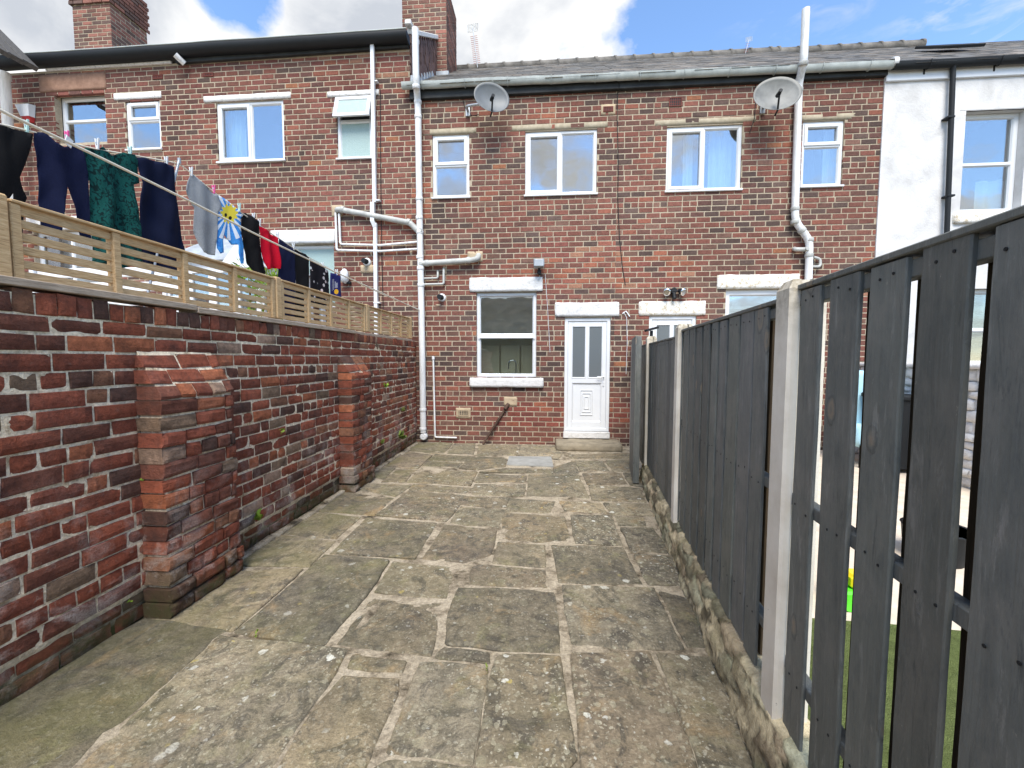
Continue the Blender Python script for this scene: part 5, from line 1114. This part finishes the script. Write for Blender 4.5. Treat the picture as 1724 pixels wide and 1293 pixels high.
# stone kerb wall under the fence
mb = MB(); ns, nz = 560, 22; s0_, s1_ = -1.7, S3[2]+.06; prof = [(-.062, -.03), (-.055, .03), (-.04, .1), (-.02, .165), (-.004, .2), (.03, .212), (.13, .205)]; vs = []; cl = []
for i in range(ns+1):
    u = s0_+(s1_-s0_)*i/ns; top = .006*noise.noise(V((u*2.6, 1, 1)))+.006*noise.noise(V((u*9, 4, 1)))
    for j in range(nz+1):
        f = j/nz*(len(prof)-1); k = min(int(f), len(prof)-2); a = f-k; n_ = prof[k][0]*(1-a)+prof[k+1][0]*a; z = (prof[k][1]*(1-a)+prof[k+1][1]*a)*(1+top*4)
        q = V((u*5.5+.35*noise.noise(V((u*5, z*9, 2))), z*20+.5*noise.noise(V((u*3, z*8, 5))), 0)); dd, pp = noise.voronoi(q); cr = max(0, .16-(dd[1]-dd[0]))/.16
        d = .006*noise.noise(V((u*6, z*22, 3)))+.006*noise.noise(V((u*22, z*55, 8)))+.004*noise.noise(V((u*60, z*90, 8)))+.009*(noise.cell(pp[0]*3.1)-.5)-.009*cr
        if j > nz-5: d *= .6
        vs.append(fp_(u, n_-d, z+(d*.4 if j > nz*.6 else 0))); h_ = noise.cell(pp[0]*7.7); g_ = (.75+.5*noise.cell(pp[0]*5.3))*(1-.35*cr); c = ((.5, .42, .27), (.56, .47, .3), (.46, .41, .27), (.54, .43, .28), (.41, .39, .26))[int(h_*4.99)]; cl.append((c[0]*g_, c[1]*g_, c[2]*g_, 1))
mb.add(vs, [(i*(nz+1)+j, i*(nz+1)+j+1, (i+1)*(nz+1)+j+1, (i+1)*(nz+1)+j) for i in range(ns) for j in range(nz)], 0, None, True); mb.c = cl
tag(mb.build('stone_kerb', M['rubble'], None, True), 'low mossy stone kerb under the dark fence panels', 'kerb')
# ------------------------------------------------------------------ the yard beyond the fence, seen through its gaps
mb = MB(); vs = [fp_(-4, .15, -.004), fp_(5.9, .15, -.004), V((5.1, 7.42, -.004)), V((5.1, -3, -.004))]; mb.add(vs, [(0, 3, 2, 1)])
tag(mb.build('right_yard_paving', M['paleslab']), kind='structure')
mb = MB(); a = fp_(-3, .16, .012); mb.add([a, (4.6, a.y, .012), (4.6, 2.28, .012), (2.0, 2.5, .012), fp_(1.0, .16, .012)], [(0, 1, 2, 3, 4)]); tag(mb.build('artificial_lawn', M['turf']), kind='stuff')
mb = MB(); z = 0; row = 0
while z < 1.3:
    y = 4.7-R.uniform(0, .15); h = R.uniform(.09, .15)
    while y < 7.4:
        l = R.uniform(.14, .3); mb.rough(5.05+R.uniform(-.03, .02), 5.36, max(4.66, y+.008), min(7.4, y+l-.008), z+.006, z+h-.004, .04, .013, 0, None, 18); y += l
    z += h
mb.rough(5.0, 5.4, 4.64, 7.4, z, z+.06, .1, .01); mb.box(5.08, 5.34, 4.72, 7.39, 0, z)
tag(mb.build('white_stone_wall', M['wstone']), 'white painted rubble garden wall seen through the fence gaps', 'stone wall')
q = F(1516, 700, 6.2); wb = empty('wheelie_bin', (q.x, 6.2, 0), 'tall black wheeled bin seen through the fence gap', 'bin'); x = q.x
mb = MB(); mb.add([(x-.22, 5.95, .06), (x+.22, 5.95, .06), (x+.22, 6.4, .06), (x-.22, 6.4, .06), (x-.28, 5.88, 1.0), (x+.28, 5.88, 1.0), (x+.28, 6.5, 1.0), (x-.28, 6.5, 1.0)], [(0, 1, 5, 4), (1, 2, 6, 5), (2, 3, 7, 6), (3, 0, 4, 7), (3, 2, 1, 0), (4, 5, 6, 7)]); mb.build('body', M['black'], wb)
mb = MB(); mb.box(x-.3, x+.3, 5.85, 6.54, 1.0, 1.06, 0, .02); mb.build('lid', M['black'], wb)
for s_ in (-1, 1): mb = MB(); mb.tube([(x+s_*.25, 6.44, .1), (x+s_*.2, 6.44, .1)], .1, 16); mb.build('wheel', M['black'], wb)
q0, q1 = F(1432, 628, 6.6), F(1462, 745, 6.6); sb = empty('sheeted_chair', ((q0.x+q1.x)/2, 6.6, 0), 'pale blue sheeted chair on black legs seen through the fence gap', 'covered chair')
mb = MB(); mb.rough(q0.x-.1, q0.x+.5, 6.55, 6.75, .28, q0.z+.04, .09, .03, 0, None, 4); mb.rough(q0.x-.1, q0.x+.5, 6.2, 6.6, .28, .62, .09, .03, 0, None, 4); mb.build('cover', M['poolblue'], sb)
for i in (0, 1):
    for j in (0, 1): mb = MB(); mb.tube([(q0.x-.05+i*.48, 6.24+j*.45, 0), (q0.x-.05+i*.48, 6.24+j*.45, .32)], .025, 8); mb.build('leg', M['black'], sb)
q = G(1428, 1022); ty = empty('toy_truck', (q.x, q.y, 0), 'bright green and yellow plastic toy on the artificial grass', 'toy'); mb = MB(); mb.box(q.x-.06, q.x+.14, q.y-.05, q.y+.13, .05, .12, 0, .015); mb.box(q.x-.07, q.x-.03, q.y-.04, q.y+.12, .12, .2, 0, .012); mb.build('body', M['toygreen'], ty)
mb = MB(); mb.box(q.x+.0, q.x+.11, q.y-.03, q.y+.1, .12, .21, 0, .02); mb.build('tub', M['toyyellow'], ty)
for i in (0, 1):
    for j in (0, 1): mb = MB(); c = V((q.x-.02+i*.12, q.y-.055+j*.18, .045)); mb.tube([c, c+V((0, .025, 0))], .045, 14); mb.build('wheel', M['toygreen'], ty)
q = G(1606, 962); pt = empty('planter', (q.x, q.y+.25, 0), 'glossy black planter tub seen through the nearest fence gap', 'planter'); mb = MB(); c = V((q.x+.05, q.y+.2, 0)); mb.tube([c, c+V((0, 0, .12)), c+V((0, 0, .24)), c+V((0, 0, .25)), c+V((0, 0, .25)), c+V((0, 0, .2))], [.16, .2, .21, .22, .19, .18], 20); mb.build('tub', M['black'], pt); mb = MB(); mb.tube([c+V((0, 0, .18)), c+V((0, 0, .205))], .18, 16); mb.build('soil', M['earth'], pt)
# ------------------------------------------------------------------ the building behind the camera, mirrored in the kitchen window
t_ = empty('outbuilding', (-1, -13, 0), 'dark timber outbuilding with slate roof mirrored in the kitchen window', 'outbuilding'); mb = MB(); mb.box(-9, 8, -17, -11, 0, 3.0, 0); mb.build('wall', M['fenceback'], t_)
mb = slates(lambda s: -9.3, lambda s: 8.3, -10.8, 2.95, -14, 5.75, .3, .5); mb.add([(-9.3, -10.8, 2.93), (8.3, -10.8, 2.93), (8.3, -14, 5.73), (-9.3, -14, 5.73), (8.3, -17.2, 2.93), (-9.3, -17.2, 2.93)], [(0, 1, 2, 3), (3, 2, 4, 5)], 0, (.1, .1, .1, 1)); mb.build('roof', M['slate'], t_, True)
# ------------------------------------------------------------------ sky and sun
SUN_EL, SUN_AZ = rad(54), rad(178)          # azimuth clockwise from +Y: behind the camera
w = bpy.data.worlds.new('World'); bpy.context.scene.world = w; w.use_nodes = True; nt = w.node_tree; N_ = nt.nodes; L_ = nt.links
bg = N_['Background']; sky = N_.new('ShaderNodeTexSky'); sky.sky_type = 'NISHITA'; sky.sun_disc = False; sky.sun_elevation = SUN_EL; sky.sun_rotation = SUN_AZ; sky.air_density = 1.0; sky.dust_density = .3; sky.ozone_density = 3
tc = N_.new('ShaderNodeTexCoord'); gen = tc.outputs['Generated']
def wn(t, **k):
    n = N_.new(t)
    for a, b in k.items(): setattr(n, a, b)
    return n
def wmath(op, a, b=0.0, clamp=False):
    n = wn('ShaderNodeMath', operation=op, use_clamp=clamp)
    for i, v in enumerate((a, b)):
        if isinstance(v, (int, float)): n.inputs[i].default_value = v
        else: L_.new(v, n.inputs[i])
    return n.outputs[0]
def wnoise(scale, det, sc=(1, 1, 1), rough=.55, dist=0, loc=(0, 0, 0)):
    mp = wn('ShaderNodeMapping'); L_.new(gen, mp.inputs[0]); mp.inputs['Scale'].default_value = sc; mp.inputs['Location'].default_value = loc
    n = wn('ShaderNodeTexNoise'); L_.new(mp.outputs[0], n.inputs[0]); n.inputs['Scale'].default_value = scale; n.inputs['Detail'].default_value = det; n.inputs['Roughness'].default_value = rough; n.inputs['Distortion'].default_value = dist; return n.outputs[0]
def wramp(f, *stops):
    n = wn('ShaderNodeValToRGB'); L_.new(f, n.inputs[0]); e = n.color_ramp.elements
    while len(e) < len(stops): e.new(.5)
    for el, (p, c) in zip(e, stops): el.position = p; el.color = (c, c, c, 1) if isinstance(c, (int, float)) else (*c, 1)
    return n.outputs[0]
def blob(x, y, deg0, deg1):     # 1 inside deg0 of a sky direction, 0 outside deg1
    d = ray(x, y).normalized(); n = wn('ShaderNodeVectorMath', operation='DOT_PRODUCT'); L_.new(gen, n.inputs[0]); n.inputs[1].default_value = d
    mr = wn('ShaderNodeMapRange', interpolation_type='SMOOTHSTEP'); L_.new(n.outputs['Value'], mr.inputs[0]); mr.inputs[1].default_value = math.cos(rad(deg1)); mr.inputs[2].default_value = math.cos(rad(deg0)); return mr.outputs[0]
cov = wnoise(3.2, 9, (1, 1, 1.5), .58, .3, (.3, .2, 0))
front = wmath('ADD', blob(860, -100, 30, 48), blob(150, 0, 16, 36), True)
hole = wmath('ADD', wmath('ADD', blob(1640, -60, 17, 31), wmath('MULTIPLY', blob(410, -10, .5, 5.5), .7)), wmath('MULTIPLY', blob(1300, 60, 0.5, 6), .35), True)
dens = wmath('ADD', wmath('ADD', cov, wmath('MULTIPLY', front, .26)), wmath('MULTIPLY', hole, -.5))
sy = wn('ShaderNodeSeparateXYZ'); L_.new(gen, sy.inputs[0])
dens = wmath('ADD', dens, wmath('MULTIPLY', wmath('LESS_THAN', sy.outputs[1], 0), -.01))
cm = wramp(dens, (.5, 0), (.62, 1))
wisp = wmath('MULTIPLY', wramp(wnoise(5, 7, (1.2, 1, 3.6), .62, .8, (2, 1, 4)), (.52, 0), (.72, .55)), wmath('ADD', blob(1640, 55, 1.5, 6), blob(1480, -250, 4, 14), True))
cm = wmath('MAXIMUM', cm, wisp)
shade = wnoise(2.6, 7, (1, 1, 1.7), .55, .4, (5, 2, 1))
hs = wn('ShaderNodeHueSaturation'); L_.new(sky.outputs[0], hs.inputs['Color']); hs.inputs['Saturation'].default_value = 1.05; hs.inputs['Value'].default_value = 1.75
SKY, CLD = .1, 1.0
b1 = wn('ShaderNodeVectorMath', operation='SCALE'); L_.new(hs.outputs[0], b1.inputs[0]); b1.inputs['Scale'].default_value = 1.0
ccol = wramp(shade, (.38, (3.2, 3.4, 3.75)), (.47, (4.5, 4.6, 4.75)), (.55, (5.6, 5.6, 5.55)))
edge = wramp(dens, (.56, 1), (.72, 0)); mxe = wn('ShaderNodeMix', data_type='RGBA'); L_.new(wmath('MULTIPLY', edge, .7), mxe.inputs[0]); L_.new(ccol, mxe.inputs[6]); mxe.inputs[7].default_value = (5.5, 5.5, 5.5, 1)
mx = wn('ShaderNodeMix', data_type='RGBA'); L_.new(cm, mx.inputs[0]); L_.new(b1.outputs[0], mx.inputs[6]); L_.new(mxe.outputs[2], mx.inputs[7])
L_.new(mx.outputs[2], bg.inputs['Color']); bg.inputs['Strength'].default_value = SKY
sd = bpy.data.lights.new('sun', 'SUN'); so = bpy.data.objects.new('sun', sd); C.objects.link(so); sd.energy = 2.9; sd.angle = rad(32); sd.color = (1, .945, .85)
sv = V((math.sin(SUN_AZ)*math.cos(SUN_EL), math.cos(SUN_AZ)*math.cos(SUN_EL), math.sin(SUN_EL))); so.rotation_euler = sv.to_track_quat('Z', 'Y').to_euler(); so.location = sv*30
vs_ = bpy.context.scene.view_settings; vs_.view_transform = 'Standard'; vs_.look = 'None'; vs_.gamma = 1; vs_.use_curve_mapping = False; vs_.exposure = 1.0
